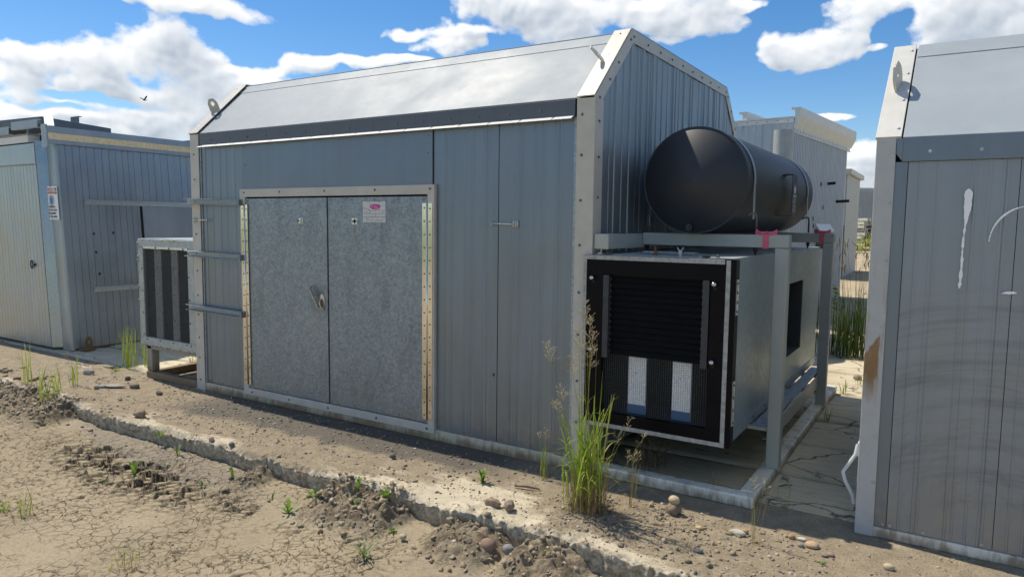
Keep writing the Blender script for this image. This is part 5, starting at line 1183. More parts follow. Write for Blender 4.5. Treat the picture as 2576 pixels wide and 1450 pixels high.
# ================================================================== buildings behind
bw = thing('white_module', 'white ribbed module building with a flared cream parapet behind the drum', 'building', (-1.2, 9.5, 0.1))
n0 = Vector((-0.38, 8.31, 0)); fd = Vector((0.11286, 0.99361, 0)); sd = Vector((0.99361, -0.11286, 0))
def W_(u, v, z): q = n0+sd*u+fd*v; return (q.x, q.y, z)
GZ0, WT = -0.05, 3.20
m = MB(); m.ext([W_(-7.5, 0.02, GZ0), W_(-0.02, 0.02, GZ0), W_(-0.02, 3.46, GZ0), W_(-7.5, 3.46, GZ0)], (0, 0, 3.40-GZ0)); m.build('body', MT['white_wall'], bw)
def wrib(name, u0, v0, dirv, w, z0, z1, out, pr, mat='white_wall'):
    q = n0+sd*u0+fd*v0; return rib_sheet(name, MT[mat], bw, (q.x, q.y, 0), dirv, w, z0, z1, out, pr)
for k in range(13):
    pr = [(0, 0)]
    for s in (0.08, 0.2, 0.32, 0.42): pr += [(s, 0), (s+0.02, 0.010), (s+0.06, 0.010), (s+0.08, 0)]
    wrib('front_panel', -0.51-0.51*k, 0, sd, 0.505, GZ0, 3.31, -fd, [p for p in pr if p[0] < 0.5]+[(0.505, 0)])
va = [0.0, 0.62, 1.25, 1.88, 2.5, 3.46]
for a, b_ in zip(va[:-1], va[1:]):
    w = b_-a-0.006; pr = [(0, 0)]; s = 0.02
    while s < w-0.06: pr += [(s, 0), (s+0.010, 0.014), (s+0.034, 0.014), (s+0.044, 0)]; s += 0.088
    pr.append((w, 0)); wrib('side_panel', 0.0, a, fd, w, GZ0, WT, sd, pr)
m = MB(); m.ext([W_(-7.5, -0.012, 3.30), W_(-0.01, -0.012, 3.30), W_(-0.01, -0.012, 3.37), W_(-7.5, -0.012, 3.37)], tuple(fd*0.01)); m.ext([W_(-7.5, -0.03, 3.372), W_(-0.01, -0.03, 3.372), W_(-0.01, 3.4, 3.372), W_(-7.5, 3.4, 3.372)], (0, 0, 0.018)); m.build('roof_edge', MT['white_trim'], bw)
def wriv(pts, nrm, me=RVS):
    q = Vector(nrm).to_track_quat('Z', 'Y')
    for p in pts: instance(me, 'rivet', bw, W_(*p), q, (1.6, 1.6, 1.6))
wriv([(-0.10-0.17*k, -0.014, 3.335) for k in range(6)], -fd)
# flared parapet along the right side
def parapet(u, v0, v1, name='flared_parapet'):
    pr = [(u, 3.205), (u+0.085, 3.385), (u+0.085, 3.535), (u-0.06, 3.535), (u-0.06, 3.50), (u+0.0, 3.50), (u, 3.40), (u-0.01, 3.205)]
    m = MB(); m.ext([W_(a, v0, z) for a, z in pr], tuple(fd*(v1-v0))); return m.build(name, MT['white_trim'], bw)
parapet(0.0, 0.0, 3.75)
parapet(-0.87, 0.0, 3.75, 'roof_channel')
m = MB(); m.ext([W_(0.002, 0.0, 3.12), W_(0.03, 0.0, 3.12), W_(0.03, 0.0, 3.13), W_(0.012, 0.0, 3.135), W_(0.012, 0.0, 3.204), W_(0.002, 0.0, 3.204)], tuple(fd*3.6)); m.build('drip_edge', MT['white_trim'], bw)
wriv([(0.0145, 0.1+0.17*k, 3.165) for k in range(20)], sd)
for (v, z, l) in ((2.10, 2.41, 0.30), (2.75, 2.10, 0.52)):
    m = MB(); m.tube([W_(0.01, v, z), W_(0.01+l*0.45, v+0.02, z+0.01)], 0.028, 12); m.build('pipe_stub', MT['rubber'], bw, smooth=False)
m = MB()
for (v, z) in ((1.65, 2.38), (1.84, 1.96), (1.25, 1.75), (1.3, 1.62)):
    n = 10; m.ext([W_(0.016, v+0.03*math.cos(2*math.pi*k/n), z+0.045*math.sin(2*math.pi*k/n)) for k in range(n)], tuple(sd*0.002))
m.build('wall_holes', MT['dark'], bw)
m = MB(); m.ext([W_(0.016, 1.45, 1.60), W_(0.10, 1.45, 1.52), W_(0.10, 1.45, 1.53), W_(0.016, 1.45, 1.66)], tuple(fd*0.95)); m.build('vent_canopy', MT['white_trim'], bw)
m = MB(); m.ext([W_(0.015, 1.5, 1.2), W_(0.018, 1.5, 1.2), W_(0.018, 1.5, 1.51), W_(0.015, 1.5, 1.51)], tuple(fd*0.85)); m.build('vent_opening', MT['dark'], bw)
# chain hanging down the wall with a hook
ch = MB(); N_ch = 24
for k in range(N_ch):
    z = 1.62-0.033*k; c = Vector(W_(0.05, 3.30, z)); a = fd if k % 2 else sd
    pth = [c+a*0.010*math.cos(2*math.pi*i/8)+Vector((0, 0, 1))*0.021*math.sin(2*math.pi*i/8) for i in range(9)]; ch.tube(pth, 0.0042, 5, caps=False)
p0 = Vector(W_(0.05, 3.30, 1.62-0.033*N_ch+0.01)); ch.tube([p0, p0-Vector((0, 0, 0.22)), p0-Vector((0, 0, 0.27))+fd*0.02, p0-Vector((0, 0, 0.25))+fd*0.045], 0.005, 6)
tag(ch.build('hanging_chain', MT['rubber'], None, base=tuple(p0)), 'dark chain with an end hook hanging on the white module wall', 'chain')
# grey stack pipe standing between drum and white module
m = MB(); n = 24
c0 = Vector(W_(-0.10, -0.20, 0)); m.tube([(c0.x, c0.y, 0.05), (c0.x, c0.y, 3.155)], 0.155, n)
sp = m.build('stack_pipe', MT['pipe'], None, smooth=False, base=(c0.x, c0.y, 0.0)); tag(sp, 'upright grey stack pipe beside the white module, behind the drum', 'pipe')
# enclosure in the row behind: same build, unseen, inferred from the shade in the gap
be = thing('unseen_rear_enclosure', 'grey metal enclosure in the row behind, hidden behind the main enclosure', 'enclosure', (-3.0, 6.0, 0))
bx0, bx1, by0, by1, bk, bt = -5.2, -0.72, 4.80, 7.55, 2.3, 2.72
m = MB(); m.ext([(bx0, y, z) for y, z in ((by0, 0), (by0, bk), (by0+0.5, bt), (by1-0.6, bt), (by1, bk-0.05), (by1, 0))], (bx1-bx0, 0, 0)); m.build('body', MT['gable'], be)
m = MB(); m.ext([(bx0-.01, y, z) for y, z in ((by0-0.01, bk), (by0+0.49, bt+0.01), (by0+0.5, bt), (by0, bk-0.01))], (bx1-bx0+.02, 0, 0)); m.build('roof_sheet', MT['roof'], be)
reflection_block = thing('unseen_rear_enclosure', 'added grey enclosure block, unseen behind the right enclosure, to cut warm reflections', 'enclosure', (4.0, 6.0, 0))  # added out of view to block stray reflections on the duct side
m = MB(); m.ext([(1.75, y, z) for y, z in ((4.8, 0), (4.8, 2.2), (5.4, 2.7), (7.4, 2.7), (8.0, 2.2), (8.0, 0))], (5.0, 0, 0)); m.build('body', MT['gable'], reflection_block)
m = MB(); m.ext([(1.74, y, z) for y, z in ((4.79, 2.2), (5.39, 2.71), (5.4, 2.7), (4.8, 2.19))], (5.02, 0, 0)); m.build('roof_sheet', MT['roof'], reflection_block)
# dark flat-roofed units behind the left shed
fu = thing('flat_roofed_unit', 'unit with a dark blue grey overhanging flat roof behind the left shed', 'building', (-14.5, 5.5, 0))
m = MB(); m.ext([(-12.15, 2.40, 3.30), (-12.70, 3.95, 3.30), (-17.5, 3.6, 3.30), (-17.0, 2.0, 3.30)], (0, 0, 0.13)); m.build('roof_slab', MT['dark_roof'], fu, bevel=0.01)
m = MB(); m.ext([(-12.5, 2.75, 0), (-12.95, 3.8, 0), (-17.2, 3.5, 0), (-16.9, 2.3, 0)], (0, 0, 3.04)); m.build('wall', MT['header'], fu)
m = MB()
for x, y in ((-12.9, 2.55), (-14.2, 2.45), (-15.5, 2.35)): m.box(x-0.05, x+0.05, y-0.05, y+0.05, 2.9, 3.3)
m.build('roof_posts', MT['dark_roof'], fu)
m = MB(); m.box(-12.75, -12.45, 3.2, 3.21, 3.431, 3.56); m.box(-12.75, -12.45, 3.21, 3.26, 3.55, 3.56); m.build('roof_bracket', MT['dark_roof'], fu)
f2 = thing('flat_roofed_unit', 'second dark roofed unit just showing over the striped fascia beside the enclosure', 'building', (-12.0, 5.8, 0))
m = MB(); m.ext([(-13.3, 5.1, 3.16), (-10.0, 5.25, 3.16), (-10.1, 8.0, 3.16), (-13.4, 8.0, 3.16)], (0, 0, 0.12)); m.build('roof_slab', MT['dark_roof'], f2, bevel=0.01)
m = MB(); m.ext([(-12.9, 5.5, 0), (-10.4, 5.6, 0), (-10.5, 7.8, 0), (-13.0, 7.8, 0)], (0, 0, 3.155)); m.build('wall', MT['header'], f2)
# beyond the white module, seen through the gap at the right
m = MB(); m.ext([(-1.6, 14.6, 0.2), (-0.33, 14.85, 0.2), (-0.33, 17.5, 0.2), (-1.6, 17.3, 0.2)], (0, 0, 2.68)); f3 = thing('grey_module', 'narrow grey brown module edge just past the white module', 'building', (-1.0, 15.5, 0.2)); m.build('wall', MT['pipe'], f3)
m = MB(); m.ext([(-1.7, 14.5, 2.885), (-0.24, 14.78, 2.885), (-0.24, 17.6, 2.885), (-1.7, 17.4, 2.885)], (0, 0, 0.12)); m.build('roof_edge', MT['cream'], f3)
f4 = thing('far_shed', 'far grey shed with a bright white pitched roof behind the pallet stack', 'shed', (-1.0, 35.5, 0.9))
m = MB(); m.ext([(-2.33, 33.6, 0.85), (2.5, 36.9, 0.85), (0.3, 40.2, 0.85), (-4.5, 36.9, 0.85)], (0, 0, 2.6)); m.build('wall', MT['far_wall'], f4)
m = MB(); P0 = [(-2.40, 33.5, 3.46), (2.6, 36.9, 3.46), (2.2, 37.5, 3.95), (-2.75, 34.1, 3.95)]
m.ext(P0, (0, 0, 0.05)); m.build('roof', MT['far_white'], f4)
m = MB(); m.ext([(-2.40, 33.5, 3.33), (2.6, 36.9, 3.33), (2.6, 36.9, 3.455), (-2.40, 33.5, 3.455)], (-0.05, 0.08, 0)); m.build('eave', MT['fascia'], f4)
m = MB(); m.ext([(-2.34, 33.55, 0.8), (-2.25, 33.61, 0.8), (-2.25, 33.61, 3.33), (-2.34, 33.55, 3.33)], (-0.05, 0.08, 0)); m.build('corner_trim', MT['white_trim'], f4)
f5 = thing('far_trailer', 'far white trailer with a window band just left of the far shed', 'trailer', (-5.0, 61, 1.5))
m = MB(); m.box(-9.0, 4.0, 62.3, 65, 1.6, 5.6); m.build('wall', MT['far_white'], f5)
m = MB(); m.box(-5.35, -3.0, 62.25, 62.3, 4.4, 5.1); m.build('window', MT['blue'], f5)
m = MB(); m.box(-9.0, 4.0, 62.6, 64.6, 1.0, 1.6); m.build('chassis', MT['rubber'], f5)
# two raised concrete kerbs in the yard behind
for k, (y, z, lb) in enumerate(((26.0, 0.63, 'nearer low concrete kerb across the back yard'), (27.4, 0.76, 'farther low concrete kerb below the pallet stack'))):
    m = MB(); m.box(-7, 5, y, y+1.2, z-0.35, z+0.03); tag(m.build('concrete_kerb', MT['row'], None, base=(-1, y, z-0.3), bevel=0.02), lb, 'kerb', 'concrete kerbs in the back yard')
# pallet stack: each pallet a thing
def pallet():
    root = thing('pallet', 'x', 'pallet', (0, 0, 0), 'weathered pallets stacked in the yard')
    for k in range(7): m = MB(); m.box(-0.5, 0.5, -0.6+k*0.185, -0.6+k*0.185+0.09, 0.122, 0.144); m.build('deck_board', MT['wood'], root)
    for x in (-0.5, -0.05, 0.4): m = MB(); m.box(x, x+0.1, -0.6, 0.6, 0.022, 0.121); m.build('runner', MT['wood'], root)
    for y in (-0.6, -0.05, 0.5): m = MB(); m.box(-0.5, 0.5, y, y+0.1, 0.0, 0.0215); m.build('base_board', MT['wood'], root)
    return root
p_src = pallet(); kids = list(p_src.children)
names8 = ['bottom pallet of the far stack', 'second pallet from the bottom of the far stack', 'third pallet from the bottom of the far stack', 'fourth pallet from the bottom of the far stack', 'fifth pallet up in the far stack', 'third pallet from the top of the far stack', 'second pallet from the top of the far stack', 'top pallet of the far weathered stack']
for k in range(8):
    if k == 0: r_ = p_src
    else:
        r_ = p_src.copy(); link(r_)
        for c in kids: c2 = c.copy(); link(c2); c2.parent = r_
    r_['label'] = names8[k]; r_.location = (-1.02+0.06*math.sin(k*2.1), 28.9+0.05*math.cos(k*1.7), 0.82+0.148*k); r_.rotation_euler = (0, 0, math.radians(28+3*math.sin(k*3)))
m = MB(); m.bar((-1.02, 28.15, 0.95), (-0.80, 28.3, 2.12), 0.02, 0.13, (0.5, -1, 0)); tag(m.build('loose_board', MT['new_wood'], None, base=(-1.0, 28.1, 0.9)), 'yellow board leaning upright against the far pallet stack', 'board')
m = MB(); m.tube([(-2.1, 24.6, 0.95), (-1.3, 24.9, 0.95)], 0.06, 8); m.tube([(-2.2, 23.9, 0.65), (-1.9, 24.1, 0.85), (-1.55, 24.3, 0.8), (-1.3, 24.4, 0.62)], [0.12, 0.2, 0.18, 0.08], 8); tag(m.build('covered_pipe', MT['tarp'], None, base=(-1.8, 24.3, 0.55)), 'dark pipe with a blue grey cover lying beyond the white module', 'pipe')
# bird
bd = MB(); B0 = Vector((-20.0, 9.0, 5.35))
dx = Vector((0.847, 0.531, 0)); up = Vector((0, 0, 1)); fw = Vector((-0.53, 0.85, 0))
bd.tube([B0-dx*0.09, B0-dx*0.04, B0+dx*0.03, B0+dx*0.10, B0+dx*0.17], [0.012, 0.035, 0.04, 0.025, 0.012], 8)
def wing(side, tip):
    a = B0+dx*0.05+up*0.02; b_ = B0-dx*0.04+up*0.02
    tipv = B0+tip; mid = (a+b_)/2*0.4+tipv*0.6
    vs = [a, b_, mid-dx*0.06, tipv, mid+dx*0.07]; k = len(bd.v); bd.add(vs+[v+fw*0.012 for v in vs], [(0, 1, 2, 3, 4), (9, 8, 7, 6, 5), (0, 4, 9, 5), (1, 0, 5, 6), (2, 1, 6, 7), (3, 2, 7, 8), (4, 3, 8, 9)])
wing(1, dx*0.10+up*0.30+fw*0.12); wing(-1, -dx*0.24+up*0.14-fw*0.12)
bd.v = [tuple(B0+(Vector(q)-B0)*0.52) for q in bd.v]; tag(bd.build('bird', MT['bird'], None, base=tuple(B0)), 'small black bird flying in front of the clouds', 'bird')
#@@VEG

# ================================================================== stones, gravel, clods
def ground_z(x, y):
    xa = np.array([float(x)]); ya = np.array([float(y)])
    if ya[0] > 0.135: return 0.0
    if ya[0] > edge_y(xa)[0]: return float(slab_h(xa, ya)[0])
    return float(mud_h(xa, ya)[0][0])
def ico(sub):
    bm = bmesh.new(); bmesh.ops.create_icosphere(bm, subdivisions=sub, radius=1.0); V = np.array([v.co[:] for v in bm.verts]); F = np.array([[v.index for v in f.verts] for f in bm.faces]); bm.free(); return V, F
IV1, IF1 = ico(1); IV2, IF2 = ico(2); IV3, IF3 = ico(3)
def rotm(r):
    q = r.normal(size=4); q /= np.linalg.norm(q); w, x, y, z = q
    return np.array([[1-2*(y*y+z*z), 2*(x*y-z*w), 2*(x*z+y*w)], [2*(x*y+z*w), 1-2*(x*x+z*z), 2*(y*z-x*w)], [2*(x*z-y*w), 2*(y*z+x*w), 1-2*(x*x+y*y)]])
def scatter(name, P, R, cols, mat, IV, IF, rough, flat=0.7, sink=0.35, seed=1, parent=None):
    r = np.random.default_rng(seed); VV = []; FF = []; CC = []; k = 0
    for (x, y, z), rad, c in zip(P, R, cols):
        n = 1+rough*(r.random(len(IV))-0.5)
        v = (IV*n[:, None]*np.array([1.0, r.uniform(0.6, 0.95), r.uniform(0.45, 0.8)])) @ rotm(r).T
        v[:, 2] *= flat; v = v*rad; v[:, 2] += z+rad*flat*(0.6-sink); v[:, 0] += x; v[:, 1] += y
        VV.append(v); FF.append(IF+k); k += len(IV); CC.append(np.tile(c, (len(IV), 1)))
    o = npmesh(name, np.concatenate(VV), np.concatenate(FF), mat, smooth=False, attr={'col': np.concatenate(CC)}, parent=parent)
    o['kind'] = 'stuff'; return o
SC = np.array([(0.36, 0.29, 0.21), (0.42, 0.34, 0.24), (0.30, 0.25, 0.19), (0.22, 0.20, 0.18), (0.14, 0.14, 0.15), (0.26, 0.17, 0.12), (0.45, 0.36, 0.26), (0.46, 0.43, 0.38), (0.10, 0.09, 0.085)])
def hz_slab(x, y): return slab_h(x, y)
r = np.random.default_rng(5)
pts = []
def sprinkle(n, x0, x1, y0, y1, rmin, rmax, dens=None):
    x = r.uniform(x0, x1, n); y = r.uniform(y0, y1, n)
    if dens is not None: kk = r.random(n) < dens(x, y); x, y = x[kk], y[kk]
    on = y > edge_y(x)+0.005
    z = np.where(on, slab_h(x, y), mud_h(x, y)[0])
    rr = rmin+(rmax-rmin)*r.random(len(x))**3
    for q in zip(x, y, z, rr): pts.append(q)
sprinkle(5200, -6.5, 2.4, -0.93, -0.02, 0.0025, 0.010, lambda x, y: sstep(fbm(x*2, y*3, 3), 0.36, 0.6))
sprinkle(1300, 0.2, 1.5, -0.85, -0.2, 0.003, 0.015, lambda x, y: sstep(fbm(x*4, y*4, 3), 0.36, 0.6))
sprinkle(900, -6.2, -3.4, -0.9, 0.1, 0.004, 0.022, lambda x, y: sstep(fbm(x*3, y*3, 3), 0.36, 0.6))
sprinkle(1300, -4.2, 0.2, -0.8, -0.10, 0.003, 0.016)
sprinkle(1800, -7.0, 1.2, -1.35, -0.95, 0.004, 0.022, lambda x, y: buried(x)*sstep(y, -1.4, -1.1)+0.04)
sprinkle(500, -4.5, 0.6, -2.6, -1.1, 0.0025, 0.007)
A = np.array(pts); scatter('gravel', A[:, :3], A[:, 3], SC[r.integers(0, 9, len(A))]*r.uniform(0.75, 1.15, (len(A), 1)), MT['stones'], IV1, IF1, 0.35, seed=2)
pts = []
sprinkle(5200, -7.2, 1.3, -1.40, -0.9, 0.005, 0.024, lambda x, y: buried(x)*sstep(y, -1.42, -1.15)*0.9+0.0)
sprinkle(330, -6.6, -3.8, -1.15, -0.45, 0.008, 0.036, lambda x, y: sstep(fbm(x*3+2, y*3, 3), 0.42, 0.6))
sprinkle(240, 0.0, 1.1, -0.85, -0.3, 0.006, 0.02, lambda x, y: sstep(fbm(x*4+9, y*4, 3), 0.42, 0.6))
A = np.array(pts); scatter('soil_clods', A[:, :3], A[:, 3], np.array([(0.25, 0.205, 0.14)])*r.uniform(0.65, 1.4, (len(A), 1)), MT['stones'], IV2, IF2, 0.75, flat=0.9, seed=3)
pts = []
sprinkle(420, -3.6, -0.6, -0.68, -0.12, 0.004, 0.018, lambda x, y: sstep(fbm(x*2.2+1, y*4, 3), 0.42, 0.58))
A = np.array(pts); scatter('oily_crumbs', A[:, :3], A[:, 3], np.array([(0.045, 0.036, 0.03)])*r.uniform(0.6, 1.6, (len(A), 1)), MT['stones'], IV1, IF1, 0.6, flat=0.5, seed=4)
sprk = [(x, y, 0.0, rr) for x, y, rr in zip(r.uniform(0.6, 1.7, 60), r.uniform(0.2, 4.5, 60), r.uniform(0.003, 0.009, 60))]
A = np.array(sprk); scatter('slab_grit', A[:, :3], A[:, 3], SC[r.integers(0, 9, len(A))], MT['stones'], IV1, IF1, 0.4, seed=8)
xx = r.uniform(-6, 8, 700); yy = r.uniform(9, 25, 700)
A = np.stack([xx, yy, yard_h(xx, yy), r.uniform(0.01, 0.06, 700)*r.random(700)], 1); scatter('yard_gravel', A[:, :3], A[:, 3], SC[r.integers(0, 9, len(A))], MT['stones'], IV1, IF1, 0.4, seed=9)

def stone(x, y, rx, ry, rz, col, label, yaw=0.0, rough=0.16, z=None, cat='stone', sink=0.3, dz=0.0):
    rr = np.random.default_rng(int(abs(x*1000+y*777))+3)
    V = IV3.copy(); d = np.zeros(len(V))
    for f, a in ((1.6, 1.0), (3.2, 0.5), (7.0, 0.25)):
        o_ = rr.uniform(0, 50, 3); d += a*(vnoise(V[:, 0]*f+o_[0], V[:, 1]*f+o_[1])+vnoise(V[:, 1]*f+o_[1], V[:, 2]*f+o_[2])-1.0)
    V = V*(1+rough*d)[:, None]*np.array([rx, ry, rz]); c, s = math.cos(yaw), math.sin(yaw)
    V = V @ np.array([[c, s, 0], [-s, c, 0], [0, 0, 1]])
    gz_ = ground_z(x, y) if z is None else z
    V += np.array([x, y, gz_+rz*(1-sink)+dz])
    o = npmesh('stone' if cat == 'stone' else 'dirt_clod', V, IF3, MT['stones'], base=(x, y, gz_), attr={'col': np.tile(np.array(col), (len(V), 1))})
    tag(o, label, cat); return o
tan = (0.50, 0.39, 0.25)
stone(0.698, -0.337, 0.040, 0.035, 0.036, (0.20, 0.15, 0.10), 'rough dark clod of earth holding up the tan pebble near the skid corner', cat='clod', rough=0.45)
stone(0.695, -0.330, 0.030, 0.024, 0.026, tan, 'rounded tan pebble perched on an earth clod near the skid corner', dz=0.055)
stone(-0.03, -1.093, 0.044, 0.040, 0.040, (0.23, 0.145, 0.105), 'largest round purple brown stone in the rubble below the kerb', z=-0.09, rough=0.10)
stone(0.085, -1.080, 0.032, 0.028, 0.026, (0.19, 0.195, 0.20), 'blue grey stone just right of the large purple brown stone', z=-0.075)
stone(-0.818, -1.059, 0.034, 0.022, 0.020, (0.52, 0.43, 0.29), 'flat tan stone beside the broad-leaved weed in the rubble', z=-0.08)
stone(-0.525, -1.188, 0.020, 0.018, 0.017, (0.42, 0.36, 0.28), 'small pale brown stone on the mud left of the rubble', z=-0.115)
stone(-0.243, -1.107, 0.030, 0.018, 0.018, (0.13, 0.12, 0.12), 'dark angular stone half buried left of the purple brown stone', z=-0.09, rough=0.3)
stone(1.411, -0.318, 0.034, 0.026, 0.018, (0.46, 0.31, 0.19), 'orange tan stone in the small cluster before the right enclosure', z=0.0)
stone(1.305, -0.272, 0.018, 0.016, 0.015, (0.34, 0.21, 0.11), 'small brown stone at the left of the cluster before the right enclosure', z=0.0)
stone(1.362, -0.345, 0.017, 0.013, 0.012, (0.22, 0.2, 0.18), 'small grey stone lowest in the cluster before the right enclosure', z=0.0)
stone(1.355, -0.268, 0.022, 0.015, 0.010, (0.55, 0.53, 0.48), 'white broken chip behind the cluster before the right enclosure', z=0.0, rough=0.3)
stone(0.87, -0.427, 0.020, 0.013, 0.011, (0.55, 0.42, 0.20), 'yellow ochre pebble on the gravel below the skid corner', z=0.0)
stone(1.060, -0.385, 0.036, 0.020, 0.020, (0.50, 0.46, 0.38), 'pale angular concrete chunk at the foot of the thin weed', z=0.0, rough=0.35)
stone(1.085, -0.345, 0.018, 0.015, 0.015, (0.40, 0.26, 0.14), 'brown pebble touching the pale concrete chunk', z=0.0)
stone(0.949, -0.692, 0.022, 0.017, 0.013, (0.16, 0.165, 0.175), 'dark blue grey pebble on the dirt above the broken kerb', z=0.0)
stone(1.505, -0.372, 0.018, 0.014, 0.011, (0.30, 0.20, 0.17), 'pinkish pebble of the pair at the lower right', z=0.0)
stone(1.480, -0.392, 0.018, 0.012, 0.009, (0.20, 0.17, 0.15), 'grey pebble of the pair at the lower right', z=0.0)
stone(1.755, -0.365, 0.024, 0.018, 0.017, (0.46, 0.38, 0.26), 'single tan pebble in front of the right enclosure base', z=0.0)
stone(-0.194, -0.799, 0.036, 0.030, 0.028, (0.27, 0.205, 0.14), 'crumbling earth clod at the left of the pair on the kerb top', cat='clod', rough=0.5)
stone(-0.085, -0.797, 0.026, 0.026, 0.032, (0.20, 0.155, 0.115), 'darker pointed earth clod at the right of the pair on the kerb top', cat='clod', rough=0.5)
stone(-4.62, -0.325, 0.060, 0.040, 0.030, (0.17, 0.135, 0.11), 'dark brown rounded rock beside the slate chips left of the skid', z=0.0)
stone(-4.774, -0.432, 0.10, 0.035, 0.016, (0.36, 0.33, 0.29), 'long flat grey slab chip among the stones left of the skid', z=0.005, yaw=0.5, rough=0.3)
stone(-4.90, -0.486, 0.06, 0.030, 0.016, (0.22, 0.25, 0.28), 'blue grey flat chip at the left of the slate chips', z=0.0, rough=0.3)
stone(-5.571, -0.258, 0.075, 0.045, 0.035, (0.25, 0.24, 0.22), 'grey rock on the dirt strip before the left shed', z=0.0, rough=0.3)
stone(-4.986, -0.184, 0.030, 0.026, 0.026, (0.09, 0.085, 0.085), 'small black rock behind the slate chips', z=0.0)
stone(-4.185, -0.346, 0.040, 0.022, 0.020, (0.10, 0.09, 0.085), 'black flaky rock just before the skid end', z=0.0, rough=0.4)
stone(-3.60, -0.86, 0.060, 0.035, 0.035, (0.24, 0.18, 0.12), 'clump of brown earth sitting on the kerb joint', cat='clod', rough=0.5)
stone(-1.221, -0.486, 0.024, 0.018, 0.022, (0.07, 0.065, 0.07), 'black stone at the edge of the oily ground', z=0.0)
stone(-2.58, -0.92, 0.022, 0.02, 0.02, (0.5, 0.36, 0.26), 'pinkish pebble lying on top of the kerb', z=0.0)
stone(-2.35, -0.92, 0.022, 0.018, 0.018, (0.13, 0.13, 0.15), 'dark slate pebble lying on top of the kerb', z=0.0)
stone(1.104, 0.621, 0.024, 0.016, 0.010, (0.35, 0.33, 0.30), 'grey chip on the shaded slab beside the right skid rail', z=0.0, rough=0.35)
stone(1.15, 4.15, 0.045, 0.03, 0.03, (0.24, 0.22, 0.21), 'pointed grey stone on the sunlit slab between the enclosures', z=0.0, rough=0.25)
m = MB(); m.tube([(-0.255, -0.470, 0.012), (-0.18, -0.455, 0.018), (-0.10, -0.432, 0.012)], [0.006, 0.007, 0.004], 6); tag(m.build('twig', MT['thatch'], None, base=(-0.18, -0.45, 0)), 'short dark stick lying on the slab beside the green weed', 'twig')
m = MB(); m.tube([(1.10, 0.44, 0.008), (1.13, 0.47, 0.014), (1.165, 0.50, 0.010)], [0.004, 0.005, 0.003], 6); tag(m.build('twig', MT['thatch'], None, base=(1.13, 0.46, 0)), 'curved twig on the shaded slab below the grey chip', 'twig')

# ================================================================== plants
VR = Vector((0.847, 0.531, 0)); VF = Vector((-0.531, 0.847, 0)); UP = Vector((0, 0, 1))
pr_ = random.Random(42)
def blade(mb, base, tip, w, droop=0.0, segs=6, profile='grass', roll=None, sag=(0, 0, 0)):
    base = Vector(base); tip = Vector(tip); d = tip-base; L0 = d.length
    hor = Vector((d.x, d.y, 0)); hor = hor.normalized() if hor.length > 1e-4 else Vector((1, 0, 0))
    side = hor.cross(UP) if roll is None else Vector((math.cos(roll), math.sin(roll), 0))
    vs = []
    for i in range(segs+1):
        t = i/segs
        # rises first, leans later
        p = base + Vector((d.x, d.y, 0))*(t**1.7) + UP*(d.z*(1-(1-t)**1.35)) - UP*(droop*t*t*t) + Vector(sag)*t*(1-t)
        if profile == 'grass': ww = w*(0.55+0.45*min(1, t*3))*(1-t**2.2)
        elif profile == 'leaf': ww = w*(math.sin(math.pi*min(1, (0.08+0.92*t)))**0.7)*(1+0.28*math.sin(t*21))
        elif profile == 'oval': ww = w*math.sin(math.pi*(0.06+0.94*t)**0.8)
        else: ww = w*(1-0.6*t)
        ww = max(ww, 0.0004); vs += [p-side*ww/2+UP*ww*0.12, p, p+side*ww/2+UP*ww*0.12]
    k = len(mb.v); fs = []
    for i in range(segs):
        a = i*3; fs += [(a, a+1, a+4, a+3), (a+1, a+2, a+5, a+4)]
    mb.add(vs, fs)
def panicle(mb, p0, p1, n, spread, rnd, droop=0.3):
    p0 = Vector(p0); p1 = Vector(p1); ax = p1-p0
    for i in range(n):
        t = rnd.random(); c = p0+ax*t; a = rnd.uniform(0, 2*math.pi); l = spread*(1.1-0.75*t)*rnd.uniform(0.5, 1.1)
        out = Vector((math.cos(a), math.sin(a), 0)); e = c+out*l*0.8+UP*l*(0.75-droop*rnd.random())
        mb.bar(c, e, 0.0011, 0.0011, (0.3, 0.2, 1))
        for j in range(2):
            q = e-(e-c)*0.28*j; dd = (out*rnd.uniform(0.3, 0.9)+UP*rnd.uniform(0.2, 1.0)).normalized()*0.013; k = len(mb.v)
            sd_ = dd.cross(UP).normalized()*0.0022; nn_ = dd.cross(sd_).normalized()*0.0018
            mb.add([q, q+dd*0.5+sd_, q+dd*0.5+nn_, q+dd*0.5-sd_, q+dd*0.5-nn_, q+dd], [(0, 1, 2), (0, 2, 3), (0, 3, 4), (0, 4, 1), (5, 2, 1), (5, 3, 2), (5, 4, 3), (5, 1, 4)])
def stem(mb, path, r=0.0016): mb.tube(path, [r*(1-0.5*i/(len(path)-1)) for i in range(len(path))], 5)

